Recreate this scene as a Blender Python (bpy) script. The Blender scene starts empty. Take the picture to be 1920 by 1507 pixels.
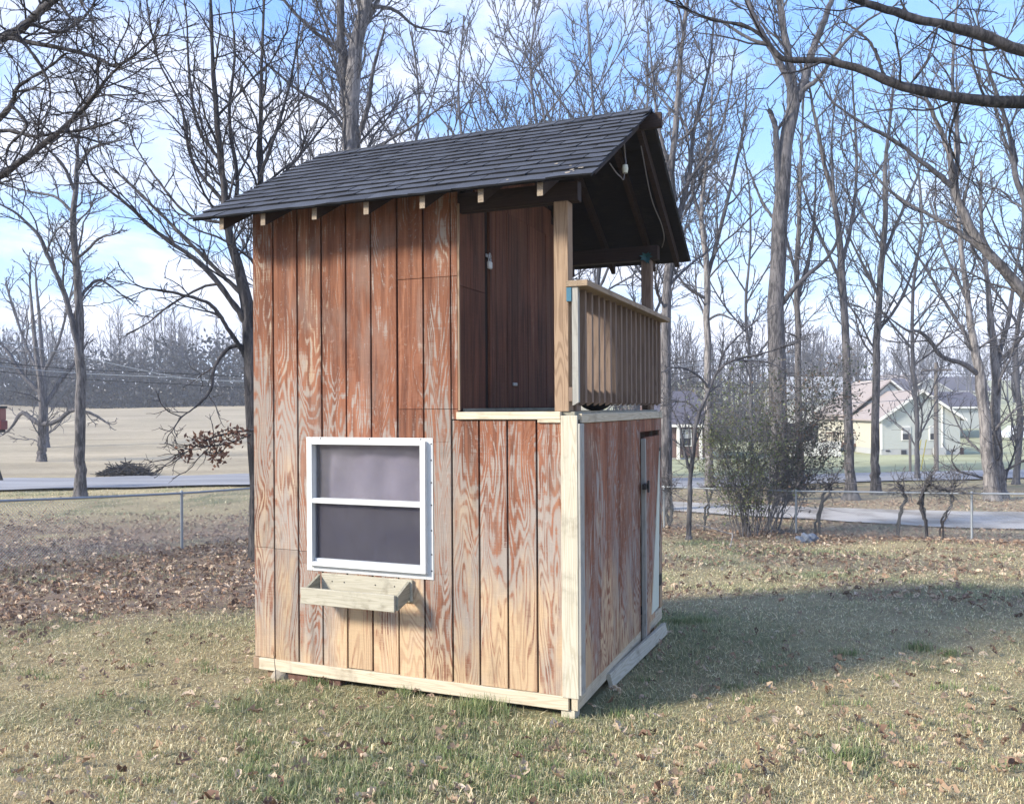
import bpy, bmesh, math, random
import numpy as np
from mathutils import Matrix, Vector

random.seed(7)
RNG = np.random.default_rng(11)
sc = bpy.context.scene
COL = sc.collection

# ------------------------------------------------------------------ camera, sky, sun, exposure
F_PX, HORIZON, ROLL, CAM_Z = 1586.0, 763.7, -0.0061, 1.95
cam_d = bpy.data.cameras.new('camera')
cam = bpy.data.objects.new('camera', cam_d)
COL.objects.link(cam)
cam_d.sensor_width = 36.0
cam_d.lens = F_PX / 1920.0 * 36.0
cam_d.shift_y = (HORIZON - 753.5) / 1920.0
cam_d.clip_start = 0.1
cam_d.clip_end = 5000
cam.matrix_world = Matrix.Translation((0, 0, CAM_Z)) @ Matrix.Rotation(math.radians(90), 4, 'X') @ Matrix.Rotation(ROLL, 4, 'Z')
sc.camera = cam

SUN_EL = math.radians(29)
SUN_TO = Vector((-0.915, -0.403, 0)).normalized()          # horizontal direction towards the sun
sun_vec = Vector((SUN_TO.x * math.cos(SUN_EL), SUN_TO.y * math.cos(SUN_EL), math.sin(SUN_EL)))
sun_d = bpy.data.lights.new('sun', 'SUN')
sun_d.energy = 1.5
sun_d.angle = math.radians(10.0)
sun_d.color = (1.0, 0.93, 0.82)
sun = bpy.data.objects.new('sun', sun_d)
COL.objects.link(sun)
sun.location = (-30, -15, 30)
sun.rotation_euler = sun_vec.to_track_quat('Z', 'Y').to_euler()

sc.render.engine = 'CYCLES'
sc.view_settings.view_transform = 'Standard'
sc.view_settings.look = 'None'
sc.view_settings.gamma = 1.0
sc.view_settings.use_curve_mapping = False
sc.view_settings.exposure = 2.4
sc.cycles.use_denoising = True
sc.cycles.max_bounces = 4
sc.cycles.diffuse_bounces = 2
sc.cycles.transparent_max_bounces = 8
sc.cycles.volume_bounces = 0


# ------------------------------------------------------------------ node helper
class NT:
    def __init__(self, tree):
        self.t = tree
        tree.nodes.clear()

    def n(self, typ, props=None, out=0, **kw):
        nd = self.t.nodes.new(typ)
        for k, v in (props or {}).items():
            setattr(nd, k, v)
        for k, v in kw.items():
            key = int(k[1:]) if k[0] == 'i' and k[1:].isdigit() else k.replace('_', ' ')
            self.put(nd.inputs[key], v)
        return nd.outputs[out] if len(nd.outputs) else nd

    def put(self, sock, v):
        if isinstance(v, bpy.types.NodeSocket):
            self.t.links.new(v, sock)
        else:
            if sock.type == 'RGBA' and len(v) == 3:
                v = (*v, 1)
            sock.default_value = v

    def math(self, op, a, b=0.0, c=0.0, clamp=False):
        return self.n('ShaderNodeMath', {'operation': op, 'use_clamp': clamp}, i0=a, i1=b, i2=c)

    def mix(self, fac, a, b, blend='MIX'):
        nd = self.t.nodes.new('ShaderNodeMix')
        nd.data_type = 'RGBA'
        nd.blend_type = blend
        self.put(nd.inputs[0], fac)
        self.put(nd.inputs[6], a)
        self.put(nd.inputs[7], b)
        return nd.outputs[2]

    def noise(self, vec, scale=5, detail=2, rough=0.5, dist=0.0, dim='3D'):
        return self.n('ShaderNodeTexNoise', {'noise_dimensions': dim}, Vector=vec, Scale=scale, Detail=detail, Roughness=rough, Distortion=dist)

    def smooth(self, x, lo, hi):
        nd = self.t.nodes.new('ShaderNodeMapRange')
        nd.interpolation_type = 'SMOOTHSTEP'
        self.put(nd.inputs[0], x)
        nd.inputs[1].default_value = lo
        nd.inputs[2].default_value = hi
        return nd.outputs[0]

    def scale(self, vec, s):
        return self.n('ShaderNodeVectorMath', {'operation': 'MULTIPLY'}, i0=vec, i1=s)

    def add(self, a, b):
        return self.n('ShaderNodeVectorMath', {'operation': 'ADD'}, i0=a, i1=b)

    def bump(self, h, strength=0.3, dist=0.01):
        return self.n('ShaderNodeBump', Strength=strength, Distance=dist, Height=h)


def lin(r, g, b):
    f = lambda c: (c / 255 / 12.92) if c / 255 <= 0.04045 else ((c / 255 + 0.055) / 1.055) ** 2.4
    return (f(r), f(g), f(b), 1)


MATS = {}


def new_mat(name):
    m = bpy.data.materials.new(name)
    m.use_nodes = True
    MATS[name] = m
    return m, NT(m.node_tree)


def finish(nt, color, rough=0.8, normal=None, spec=0.3, extra=None):
    kw = {'Base_Color': color, 'Roughness': rough, 'Specular_IOR_Level': spec}
    if normal is not None:
        kw['Normal'] = normal
    if extra:
        kw.update(extra)
    b = nt.n('ShaderNodeBsdfPrincipled', **kw)
    nt.n('ShaderNodeOutputMaterial', Surface=b)


# ------------------------------------------------------------------ world: sky with drifting cloud
world = bpy.data.worlds.new('World')
sc.world = world
world.use_nodes = True
nt = NT(world.node_tree)
sky = nt.n('ShaderNodeTexSky', {'sky_type': 'NISHITA', 'sun_disc': False, 'sun_elevation': SUN_EL,
                                'sun_rotation': math.atan2(SUN_TO.x, SUN_TO.y), 'altitude': 200, 'air_density': 1.0,
                                'dust_density': 0.6, 'ozone_density': 1.5})
tc = nt.n('ShaderNodeTexCoord', out=0)
sep = nt.t.nodes.new('ShaderNodeSeparateXYZ')
nt.put(sep.inputs[0], tc)
zz = nt.math('ADD', nt.math('MAXIMUM', sep.outputs[2], 0.0), 0.16)
proj = nt.n('ShaderNodeCombineXYZ', i0=nt.math('DIVIDE', sep.outputs[0], zz), i1=nt.math('DIVIDE', sep.outputs[1], zz), i2=0.0)
proj = nt.add(proj, (3.2, 4.1, 0.0))
c1 = nt.noise(proj, 1.5, 8, 0.58, 0.3)
c2 = nt.noise(proj, 0.55, 2, 0.5)
cm = nt.math('ADD', nt.math('MULTIPLY', c1, 0.55), nt.math('MULTIPLY', c2, 0.45))
low = nt.math('MULTIPLY', nt.math('SUBTRACT', 0.38, sep.outputs[2], clamp=True), 0.30)
cm = nt.math('ADD', cm, low)
mask = nt.math('MULTIPLY', nt.smooth(cm, 0.480, 0.615), 0.92)
shade = nt.smooth(nt.noise(nt.add(proj, (0.13, 0.1, 3.0)), 2.2, 4, 0.55), 0.3, 0.75)
ccol = nt.mix(shade, (1.3, 1.4, 1.75), (1.72, 1.76, 1.95))
srgb = nt.t.nodes.new('ShaderNodeSeparateColor')
nt.put(srgb.inputs[0], sky)
chan = [nt.math('DIVIDE', srgb.outputs[k], nt.math('ADD', a_, nt.math('MULTIPLY', srgb.outputs[k], b_))) for k, (a_, b_) in enumerate(((2.45, .28), (1.62, .33), (.68, .335)))]
skyb = nt.n('ShaderNodeCombineColor', i0=chan[0], i1=chan[1], i2=chan[2])
out = nt.mix(mask, skyb, ccol)
bg = nt.n('ShaderNodeBackground', Color=out, Strength=0.15)
nt.n('ShaderNodeOutputWorld', Surface=bg)


# ------------------------------------------------------------------ helpers
def tag(o, label=None, cat=None, group=None, kind=None):
    if label: o['label'] = label
    if cat: o['category'] = cat
    if group: o['group'] = group
    if kind: o['kind'] = kind
    return o


def empty(name, loc=(0, 0, 0), rz=0.0):
    o = bpy.data.objects.new(name, None)
    COL.objects.link(o)
    o.location = loc
    o.rotation_euler = (0, 0, rz)
    o.empty_display_size = 0.2
    return o


def link(name, me, mat, parent=None):
    o = bpy.data.objects.new(name, me)
    COL.objects.link(o)
    if mat is not None and not me.materials:
        me.materials.append(mat)
    if parent is not None:
        o.parent = parent
    return o


def mesh_np(name, V, F, mat=None, col=None, smooth=False):
    """V (n,3), F (m,3) or (m,4) int arrays"""
    me = bpy.data.meshes.new(name)
    V = np.ascontiguousarray(V, dtype=np.float32)
    k = F.shape[1]
    me.vertices.add(len(V))
    me.vertices.foreach_set('co', V.ravel())
    me.loops.add(F.size)
    me.loops.foreach_set('vertex_index', np.ascontiguousarray(F, dtype=np.int32).ravel())
    me.polygons.add(len(F))
    me.polygons.foreach_set('loop_start', np.arange(0, F.size, k, dtype=np.int32))
    me.polygons.foreach_set('loop_total', np.full(len(F), k, dtype=np.int32))
    if smooth:
        me.polygons.foreach_set('use_smooth', np.ones(len(F), dtype=bool))
    me.update(calc_edges=True)
    if col is not None:
        a = me.color_attributes.new('col', 'FLOAT_COLOR', 'POINT')
        c = np.ones((len(V), 4), dtype=np.float32)
        c[:, :3] = col
        a.data.foreach_set('color', c.ravel())
    if mat is not None:
        me.materials.append(mat)
    return me


def box_bm(bm, x0, x1, y0, y1, z0, z1, bev=0.0):
    vs = [bm.verts.new(p) for p in ((x0, y0, z0), (x1, y0, z0), (x1, y1, z0), (x0, y1, z0), (x0, y0, z1), (x1, y0, z1), (x1, y1, z1), (x0, y1, z1))]
    fs = [bm.faces.new([vs[i] for i in q]) for q in ((3, 2, 1, 0), (4, 5, 6, 7), (0, 1, 5, 4), (1, 2, 6, 5), (2, 3, 7, 6), (3, 0, 4, 7))]
    if bev:
        es = list({e for f in fs for e in f.edges})
        bmesh.ops.bevel(bm, geom=es, offset=bev, segments=1, affect='EDGES')
    return vs


def bm_obj(name, bm, mat, parent=None):
    me = bpy.data.meshes.new(name)
    bmesh.ops.recalc_face_normals(bm, faces=bm.faces)
    bm.to_mesh(me)
    bm.free()
    return link(name, me, mat, parent)


def box(name, mat, parent, x0, x1, y0, y1, z0, z1, bev=0.002):
    bm = bmesh.new()
    box_bm(bm, min(x0, x1), max(x0, x1), min(y0, y1), max(y0, y1), z0, z1, bev)
    return bm_obj(name, bm, mat, parent)


def prism(name, mat, parent, pts, off):
    """extrude a planar polygon (list of 3-D points) by the vector off"""
    bm = bmesh.new()
    a = [bm.verts.new(p) for p in pts]
    b = [bm.verts.new(Vector(p) + Vector(off)) for p in pts]
    bm.faces.new(a)
    bm.faces.new(b[::-1])
    n = len(a)
    for i in range(n):
        bm.faces.new((a[i], b[i], b[(i + 1) % n], a[(i + 1) % n]))
    return bm_obj(name, bm, mat, parent)


def catmull(C, R, K):
    C = np.asarray(C, float)
    R = np.asarray(R, float)
    M = len(C)
    if M == 2:
        t = np.linspace(0, 1, K)[:, None]
        return C[0] * (1 - t) + C[1] * t, R[0] * (1 - t[:, 0]) + R[1] * t[:, 0]
    ext = np.vstack([2 * C[0] - C[1], C, 2 * C[-1] - C[-2]])
    s = np.linspace(0, M - 1 - 1e-6, K)
    i = s.astype(int)
    f = (s - i)[:, None]
    p0, p1, p2, p3 = ext[i], ext[i + 1], ext[i + 2], ext[i + 3]
    P = 0.5 * (2 * p1 + (p2 - p0) * f + (2 * p0 - 5 * p1 + 4 * p2 - p3) * f ** 2 + (3 * p1 - p0 - 3 * p2 + p3) * f ** 3)
    return P, np.interp(s, np.arange(M), R)


def tubes(P, R, m):
    """P (N,K,3), R (N,K) -> verts, quads"""
    N, K, _ = P.shape
    T = np.gradient(P, axis=1)
    T /= np.linalg.norm(T, axis=2, keepdims=True) + 1e-9
    mean = T.mean(axis=1)
    ref = np.where(np.abs(mean[:, 2:3]) > 0.75, np.array([[1.0, 0, 0]]), np.array([[0, 0, 1.0]]))
    ref = np.repeat(ref[:, None, :], K, axis=1)
    A = np.cross(T, ref)
    A /= np.linalg.norm(A, axis=2, keepdims=True) + 1e-9
    B = np.cross(T, A)
    ang = np.arange(m) * 2 * np.pi / m
    V = P[:, :, None, :] + R[:, :, None, None] * (A[:, :, None, :] * np.cos(ang)[None, None, :, None] + B[:, :, None, :] * np.sin(ang)[None, None, :, None])
    V = V.reshape(-1, 3)
    base = (np.arange(N) * K * m)[:, None, None]
    k = (np.arange(K - 1) * m)[None, :, None]
    j = np.arange(m)[None, None, :]
    j2 = (np.arange(m) + 1) % m
    j2 = j2[None, None, :]
    Fq = np.stack([base + k + j, base + k + j2, base + k + m + j2, base + k + m + j], axis=-1).reshape(-1, 4)
    return V, Fq


def join(parts):
    Vs, Fs, o = [], [], 0
    for V, Fq in parts:
        Vs.append(V)
        Fs.append(Fq + o)
        o += len(V)
    return np.vstack(Vs), np.vstack(Fs)


def tube_obj(name, mat, parent, pts, rads, m=8, K=None, smooth=True):
    P, R = catmull(pts, rads if hasattr(rads, '__len__') else [rads] * len(pts), K or max(2, len(pts) * 4))
    V, Fq = tubes(P[None], R[None], m)
    n = len(V)
    me = mesh_np(name, V, Fq, mat, smooth=smooth)
    return link(name, me, mat, parent)


def at(x, y, d):
    """point at forward distance d (metres) that stands at photograph position x, y"""
    dx, dy = x - 960, y - HORIZON
    u = dx * math.cos(ROLL) + dy * math.sin(ROLL)
    v = -dx * math.sin(ROLL) + dy * math.cos(ROLL)
    return np.array([u * d / F_PX, d, CAM_Z - v * d / F_PX])


def vnoise(x, y, scale, seed=0):
    x = np.asarray(x) / scale
    y = np.asarray(y) / scale
    xi, yi = np.floor(x).astype(np.int64), np.floor(y).astype(np.int64)
    fx, fy = x - xi, y - yi
    fx, fy = fx * fx * (3 - 2 * fx), fy * fy * (3 - 2 * fy)

    def h(a, b):
        n = (a * 374761393 + b * 668265263 + seed * 982451653) & 0x7fffffff
        n = ((n ^ (n >> 13)) * 1274126177) & 0x7fffffff
        return ((n ^ (n >> 16)) & 0xffff) / 65535.0
    return (h(xi, yi) * (1 - fx) + h(xi + 1, yi) * fx) * (1 - fy) + (h(xi, yi + 1) * (1 - fx) + h(xi + 1, yi + 1) * fx) * fy


def sstep(x, a, b):
    t = np.clip((x - a) / (b - a), 0, 1)
    return t * t * (3 - 2 * t)


# ------------------------------------------------------------------ materials
def coords(nt, kind=3):
    return nt.n('ShaderNodeTexCoord', out=kind)


def rnd(nt):
    return nt.n('ShaderNodeObjectInfo', out=5)


def siding_mat(name, sheltered=False, tint=1.0, seed=0.0, more=0.0):
    """rough sawn plywood siding, red-brown stain weathering off the grain"""
    m, nt = new_mat(name)
    c = coords(nt)
    sp = nt.t.nodes.new('ShaderNodeSeparateXYZ')
    nt.put(sp.inputs[0], c)
    u = nt.math('ADD', sp.outputs[0], sp.outputs[1])
    v = sp.outputs[2]
    uv = nt.n('ShaderNodeCombineXYZ', i0=u, i1=seed, i2=v)
    field = nt.noise(nt.scale(uv, (5.2, 1.0, 0.85)), 1.0, 2.0, 0.45, 0.5)
    band = nt.math('SINE', nt.math('MULTIPLY', field, 150.0))
    fibre = nt.noise(nt.scale(uv, (110.0, 1.0, 3.2)), 1.0, 3, 0.6)
    saw = nt.noise(nt.scale(uv, (5.0, 1.0, 260.0)), 1.0, 2, 0.6)
    patch = nt.noise(nt.scale(uv, (4.2, 1.0, 1.15)), 1.0, 5, 0.6, 0.4)
    chip = nt.noise(nt.scale(uv, (30.0, 1.0, 12.0)), 1.0, 4, 0.7)
    # wear: much under the eaves stays, the splashed foot is bare
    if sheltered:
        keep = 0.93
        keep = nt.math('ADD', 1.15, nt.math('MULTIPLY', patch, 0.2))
    else:
        vv = nt.math('ADD', v, nt.math('MULTIPLY', nt.math('SUBTRACT', nt.noise(nt.scale(uv, (2.2, 1.0, 0.3)), 1.0, 3, 0.6), 0.5), 2.2))
        keep = nt.n('ShaderNodeMapRange', {'interpolation_type': 'SMOOTHSTEP'}, i0=vv, i1=0.15, i2=2.9, i3=0.10, i4=0.80)
    s = nt.math('MULTIPLY', band, 0.21)
    s = nt.math('ADD', s, nt.math('MULTIPLY', nt.math('SUBTRACT', patch, 0.5), 1.9))
    s = nt.math('ADD', s, nt.math('MULTIPLY', nt.math('SUBTRACT', fibre, 0.5), 0.95))
    s = nt.math('ADD', s, nt.math('MULTIPLY', nt.math('SUBTRACT', saw, 0.5), 0.6))
    s = nt.math('ADD', s, nt.math('MULTIPLY', nt.math('SUBTRACT', chip, 0.5), 0.7))
    s = nt.math('ADD', s, nt.math('ADD', keep, more))
    stain = nt.smooth(s, 0.27, 0.70)
    grey_n = nt.noise(nt.scale(uv, (2.6, 1.0, 0.9)), 1.0, 4, 0.6)
    low = nt.n('ShaderNodeMapRange', {'interpolation_type': 'SMOOTHSTEP'}, i0=nt.math('ADD', v, nt.math('MULTIPLY', nt.math('SUBTRACT', patch, 0.5), 1.6)), i1=0.1, i2=1.1, i3=0.16, i4=-0.08)
    tan = nt.smooth(nt.math('ADD', grey_n, low), 0.42, 0.68)
    bare = nt.mix(tan, lin(150, 140, 131), lin(186, 160, 128))
    bare = nt.mix(nt.math('MULTIPLY', nt.smooth(band, -0.2, 0.9), 0.36), bare, lin(142, 104, 82))
    red = nt.mix(nt.smooth(patch, 0.35, 0.65), lin(140, 86, 60), lin(116, 72, 52))
    red = nt.mix(nt.math('MULTIPLY', nt.smooth(band, -0.3, 0.8), 0.35), red, lin(148, 108, 88))
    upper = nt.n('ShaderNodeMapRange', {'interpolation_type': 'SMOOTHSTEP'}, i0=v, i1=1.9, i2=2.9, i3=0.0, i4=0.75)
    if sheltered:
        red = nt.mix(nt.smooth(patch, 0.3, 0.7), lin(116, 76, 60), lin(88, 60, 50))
    else:
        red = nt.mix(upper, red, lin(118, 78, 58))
    gr = nt.noise(nt.scale(uv, (26.0, 1.0, 1.3)), 1.0, 4, 0.62, 0.5)
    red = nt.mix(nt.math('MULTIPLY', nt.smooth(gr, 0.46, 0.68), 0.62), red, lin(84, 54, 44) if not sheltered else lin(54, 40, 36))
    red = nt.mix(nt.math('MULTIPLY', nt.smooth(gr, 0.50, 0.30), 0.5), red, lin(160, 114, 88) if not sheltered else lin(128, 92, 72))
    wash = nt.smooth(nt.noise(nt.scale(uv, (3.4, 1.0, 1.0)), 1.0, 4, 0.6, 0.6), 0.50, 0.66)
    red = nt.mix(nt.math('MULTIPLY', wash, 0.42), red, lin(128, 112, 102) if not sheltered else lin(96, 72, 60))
    col = nt.mix(stain, bare, red)
    # dark mildew streaks near the foot and odd boards
    mil = nt.smooth(nt.noise(nt.scale(uv, (7.0, 1.0, 1.6)), 1.0, 5, 0.65), 0.56, 0.74)
    col = nt.mix(nt.math('MULTIPLY', mil, 0.5), col, lin(92, 78, 68))
    chalk = nt.smooth(nt.noise(nt.scale(uv, (16.0, 1.0, 30.0)), 1.0, 4, 0.75), 0.62, 0.72)
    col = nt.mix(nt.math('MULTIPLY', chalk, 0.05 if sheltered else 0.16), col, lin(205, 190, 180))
    b = nt.math('ADD', 0.86 * tint, nt.math('MULTIPLY', rnd(nt), 0.24 * tint))
    fb = nt.math('ADD', 0.62, nt.math('ADD', nt.math('MULTIPLY', fibre, 0.42), nt.math('MULTIPLY', saw, 0.34)))
    b = nt.math('MULTIPLY', b, fb)
    g3 = nt.n('ShaderNodeCombineXYZ', i0=b, i1=b, i2=b)
    col = nt.mix(1.0, col, g3, 'MULTIPLY')
    h = nt.math('ADD', nt.math('MULTIPLY', band, 0.25), nt.math('ADD', nt.math('MULTIPLY', saw, 0.7), nt.math('MULTIPLY', fibre, 0.8)))
    finish(nt, col, 0.85, nt.bump(h, 0.35, 0.004), 0.2)
    return m


def lumber_mat(name, c1, c2, axis=0, knots=True, dirt=0.2):
    m, nt = new_mat(name)
    c = coords(nt)
    off = nt.n('ShaderNodeCombineXYZ', i0=nt.math('MULTIPLY', rnd(nt), 13.0), i1=nt.math('MULTIPLY', rnd(nt), 7.0), i2=nt.math('MULTIPLY', rnd(nt), 5.0))
    s = [13.0, 13.0, 13.0]
    s[axis] = 0.7
    cc = nt.add(nt.scale(c, tuple(s)), off)
    field = nt.noise(cc, 1.0, 1.5, 0.4, 0.5)
    band = nt.math('SINE', nt.math('MULTIPLY', field, 100.0))
    s2 = [140.0, 140.0, 140.0]
    s2[axis] = 4.0
    fib = nt.noise(nt.add(nt.scale(c, tuple(s2)), off), 1.0, 3, 0.6)
    col = nt.mix(nt.math('MULTIPLY', nt.smooth(band, -0.2, 0.95), 0.48), c1, c2)
    d = nt.smooth(nt.noise(nt.add(nt.scale(c, (6.0, 6.0, 6.0)), off), 1.0, 5, 0.65), 0.5, 0.75)
    col = nt.mix(nt.math('MULTIPLY', d, dirt), col, lin(84, 74, 62))
    b = nt.math('ADD', 0.72, nt.math('ADD', nt.math('MULTIPLY', fib, 0.4), nt.math('MULTIPLY', rnd(nt), 0.14)))
    col = nt.mix(1.0, col, nt.n('ShaderNodeCombineXYZ', i0=b, i1=b, i2=b), 'MULTIPLY')
    finish(nt, col, 0.8, nt.bump(nt.math('ADD', fib, nt.math('MULTIPLY', band, 0.2)), 0.3, 0.003), 0.25)
    return m


def plain_mat(name, col, rough=0.7, var=0.15, scale=12.0, spec=0.3, metal=0.0, bump=0.0):
    m, nt = new_mat(name)
    c = coords(nt)
    n1 = nt.noise(c, scale, 4, 0.6)
    k = nt.math('ADD', 1.0 - var, nt.math('MULTIPLY', n1, 2 * var))
    cc = nt.mix(1.0, col, nt.n('ShaderNodeCombineXYZ', i0=k, i1=k, i2=k), 'MULTIPLY')
    nrm = nt.bump(n1, bump, 0.01) if bump else None
    finish(nt, cc, rough, nrm, spec, {'Metallic': metal})
    return m


def vcol_mat(name, rough=0.8, trans=0.0, var=0.25, scale=3.0):
    m, nt = new_mat(name)
    a = nt.n('ShaderNodeVertexColor', {'layer_name': 'col'})
    if trans:
        d = nt.n('ShaderNodeBsdfPrincipled', Base_Color=a, Roughness=rough, Specular_IOR_Level=0.15)
        t = nt.n('ShaderNodeBsdfTranslucent', Color=a)
        s = nt.n('ShaderNodeMixShader', Fac=trans, i1=d, i2=t)
        nt.n('ShaderNodeOutputMaterial', Surface=s)
    else:
        finish(nt, a, rough, None, 0.2)
    return m


def bark_mat(name, c1, c2, scale=1.0):
    m, nt = new_mat(name)
    c = coords(nt)
    w = nt.noise(nt.scale(c, (15.0 * scale, 15.0 * scale, 2.4 * scale)), 1.0, 5, 0.7, 0.5)
    w2 = nt.noise(nt.scale(c, (1.4, 1.4, 0.7)), 1.0, 3, 0.5)
    k = nt.smooth(nt.math('ADD', nt.math('MULTIPLY', w, 0.75), nt.math('MULTIPLY', w2, 0.3)), 0.42, 0.64)
    col = nt.mix(k, c1, c2)
    finish(nt, col, 0.9, nt.bump(w, 0.7, 0.03), 0.15)
    return m


siding_mat('weathered_siding', seed=2.3, more=0.06)
siding_mat('weathered_siding_side', seed=9.1, tint=1.05, more=0.30)
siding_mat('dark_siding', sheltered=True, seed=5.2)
lumber_mat('pale_lumber', lin(200, 188, 164), lin(170, 154, 128), 0, dirt=0.4)
lumber_mat('pale_lumber_up', lin(196, 189, 170), lin(164, 154, 130), 2, dirt=0.35)
lumber_mat('pale_lumber_side', lin(196, 184, 160), lin(166, 150, 126), 1, dirt=0.4)
lumber_mat('grey_lumber_up', lin(160, 158, 150), lin(132, 130, 124), 2, dirt=0.4)
lumber_mat('grey_lumber', lin(180, 174, 156), lin(152, 146, 126), 0, dirt=0.55)
lumber_mat('grey_lumber_side', lin(150, 146, 130), lin(120, 116, 100), 1, dirt=0.5)
lumber_mat('post_wood', lin(152, 129, 106), lin(102, 80, 62), 2, dirt=0.15)
lumber_mat('rail_wood', lin(126, 108, 94), lin(94, 78, 68), 2, dirt=0.25)
lumber_mat('cap_wood', lin(150, 132, 110), lin(112, 94, 78), 1, dirt=0.3)
lumber_mat('stained_beam', lin(56, 44, 40), lin(38, 32, 31), 0, dirt=0.3)
lumber_mat('rafter_wood', lin(150, 136, 118), lin(110, 96, 82), 1, dirt=0.35)
lumber_mat('shaded_ply', lin(36, 34, 37), lin(27, 26, 29), 0, dirt=0.2)  # near-black plywood: the shade under the roof is put into its colour
plain_mat('bitumen', lin(26, 27, 30), 0.9, 0.2, 30)
plain_mat('groove_dark', lin(44, 34, 32), 0.9, 0.3, 20)
plain_mat('vinyl_white', lin(204, 206, 204), 0.45, 0.11, 14, 0.4)
plain_mat('vinyl_grey', lin(188, 192, 194), 0.45, 0.06, 9, 0.4)
plain_mat('iron_black', lin(34, 34, 36), 0.5, 0.2, 30, 0.4)
plain_mat('steel', lin(170, 172, 174), 0.4, 0.1, 30, 0.5, 0.7)
plain_mat('galvanised', lin(150, 156, 160), 0.55, 0.15, 14, 0.4, 0.35)
plain_mat('teal_paint', lin(58, 104, 124), 0.6, 0.12)
plain_mat('pale_board', lin(206, 208, 190), 0.7, 0.1, 5)
plain_mat('brick_red', lin(104, 78, 68), 0.9, 0.25, 25, bump=0.5)
plain_mat('stone', lin(150, 140, 124), 0.9, 0.25, 14, bump=0.6)
plain_mat('cable_white', lin(112, 106, 102), 0.5, 0.1)
plain_mat('plastic_leaf', lin(34, 74, 76), 0.5, 0.2)
plain_mat('tarp_blue', lin(104, 112, 124), 0.6, 0.2, 6)
plain_mat('red_paint', lin(112, 48, 52), 0.5, 0.15, 8)
plain_mat('orange_paint', lin(140, 88, 80), 0.5, 0.15, 8)
plain_mat('rubber_dark', lin(34, 36, 40), 0.7, 0.2, 9)
plain_mat('yellow_plastic', lin(206, 190, 96), 0.5, 0.05)
plain_mat('house_white', lin(222, 220, 212), 0.6, 0.05)
plain_mat('house_cream', lin(182, 178, 162), 0.7, 0.05, 3)
plain_mat('house_foundation', lin(166, 168, 168), 0.8, 0.1, 3)
plain_mat('brick_dull', lin(110, 88, 82), 0.9, 0.2, 8)
plain_mat('house_shingle', lin(152, 142, 136), 0.9, 0.18, 4)
plain_mat('house_shingle_dark', lin(86, 84, 92), 0.9, 0.18, 4)
plain_mat('house_dark', lin(52, 54, 60), 0.6, 0.1)
plain_mat('deck_brown', lin(98, 76, 64), 0.8, 0.2, 6)
plain_mat('car_paint', lin(214, 216, 220), 0.3, 0.03, 5, 0.5)
plain_mat('pole_wood', lin(138, 130, 122), 0.9, 0.2, 5)
bark_mat('bark_grey', lin(60, 59, 61), lin(122, 118, 117))
bark_mat('bark_pale', lin(84, 82, 83), lin(148, 143, 140))
bark_mat('bark_dark', lin(42, 42, 45), lin(86, 83, 83))
bark_mat('twig_grey', lin(64, 64, 68), lin(106, 104, 106))
bark_mat('bark_far', lin(76, 77, 82), lin(108, 107, 110), 0.5)
vcol_mat('grass_blade', 0.8, 0.25)
vcol_mat('dead_leaf', 0.8, 0.12)
vcol_mat('green_leaf', 0.6, 0.3)

m, nt = new_mat('lap_siding')
c = coords(nt)
sp = nt.t.nodes.new('ShaderNodeSeparateXYZ')
nt.put(sp.inputs[0], c)
lap = nt.math('FRACT', nt.math('MULTIPLY', sp.outputs[2], 6.0))
n1 = nt.noise(c, 1.5, 3, 0.5)
col = nt.mix(n1, lin(182, 186, 182), lin(194, 197, 192))
finish(nt, col, 0.6, nt.bump(lap, 0.9, 0.03), 0.3)

m, nt = new_mat('asphalt_shingle')
c = coords(nt)
g = nt.noise(c, 420.0, 2, 0.7)
p = nt.noise(c, 3.0, 5, 0.6)
k = nt.math('ADD', nt.math('MULTIPLY', g, 0.9), nt.math('ADD', nt.math('MULTIPLY', p, 0.35), nt.math('MULTIPLY', rnd(nt), 0.15)))
col = nt.mix(nt.smooth(k, 0.45, 1.15), lin(50, 53, 60), lin(98, 102, 110))
finish(nt, col, 0.9, nt.bump(g, 0.5, 0.003), 0.25)

m, nt = new_mat('window_glass')
lw = nt.math('ADD', 0.05, nt.math('MULTIPLY', nt.math('POWER', nt.n('ShaderNodeLayerWeight', out=1, Blend=0.5), 4.0), 0.8))
gl = nt.n('ShaderNodeBsdfGlossy', Color=(1, 1, 1, 1), Roughness=0.03)
tr = nt.n('ShaderNodeBsdfTransparent', Color=(0.86, 0.88, 0.9, 1))
df = nt.n('ShaderNodeBsdfDiffuse', Color=lin(190, 184, 184))
dust = nt.smooth(nt.noise(coords(nt), 2.0, 7, 0.7), 0.2, 0.9)
a = nt.n('ShaderNodeMixShader', Fac=nt.math('MULTIPLY', dust, 0.16), i1=tr, i2=df)
b = nt.n('ShaderNodeMixShader', Fac=lw, i1=a, i2=gl)
nt.n('ShaderNodeOutputMaterial', Surface=b)

m, nt = new_mat('curtain_cloth')
c = coords(nt)
n1 = nt.noise(nt.scale(c, (4.0, 4.0, 2.0)), 1.0, 3, 0.5)
n2 = nt.noise(nt.scale(c, (300.0, 300.0, 60.0)), 1.0, 2, 0.6)
col = nt.mix(nt.math('ADD', nt.math('MULTIPLY', n1, 0.7), nt.math('MULTIPLY', n2, 0.4)), lin(116, 106, 118), lin(168, 156, 168))
finish(nt, col, 0.9, None, 0.1)

m, nt = new_mat('screen_mesh')
tr = nt.n('ShaderNodeBsdfTransparent', Color=(1, 1, 1, 1))
df = nt.n('ShaderNodeBsdfDiffuse', Color=lin(84, 82, 92))
a = nt.n('ShaderNodeMixShader', Fac=0.24, i1=tr, i2=df)
nt.n('ShaderNodeOutputMaterial', Surface=a)

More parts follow.
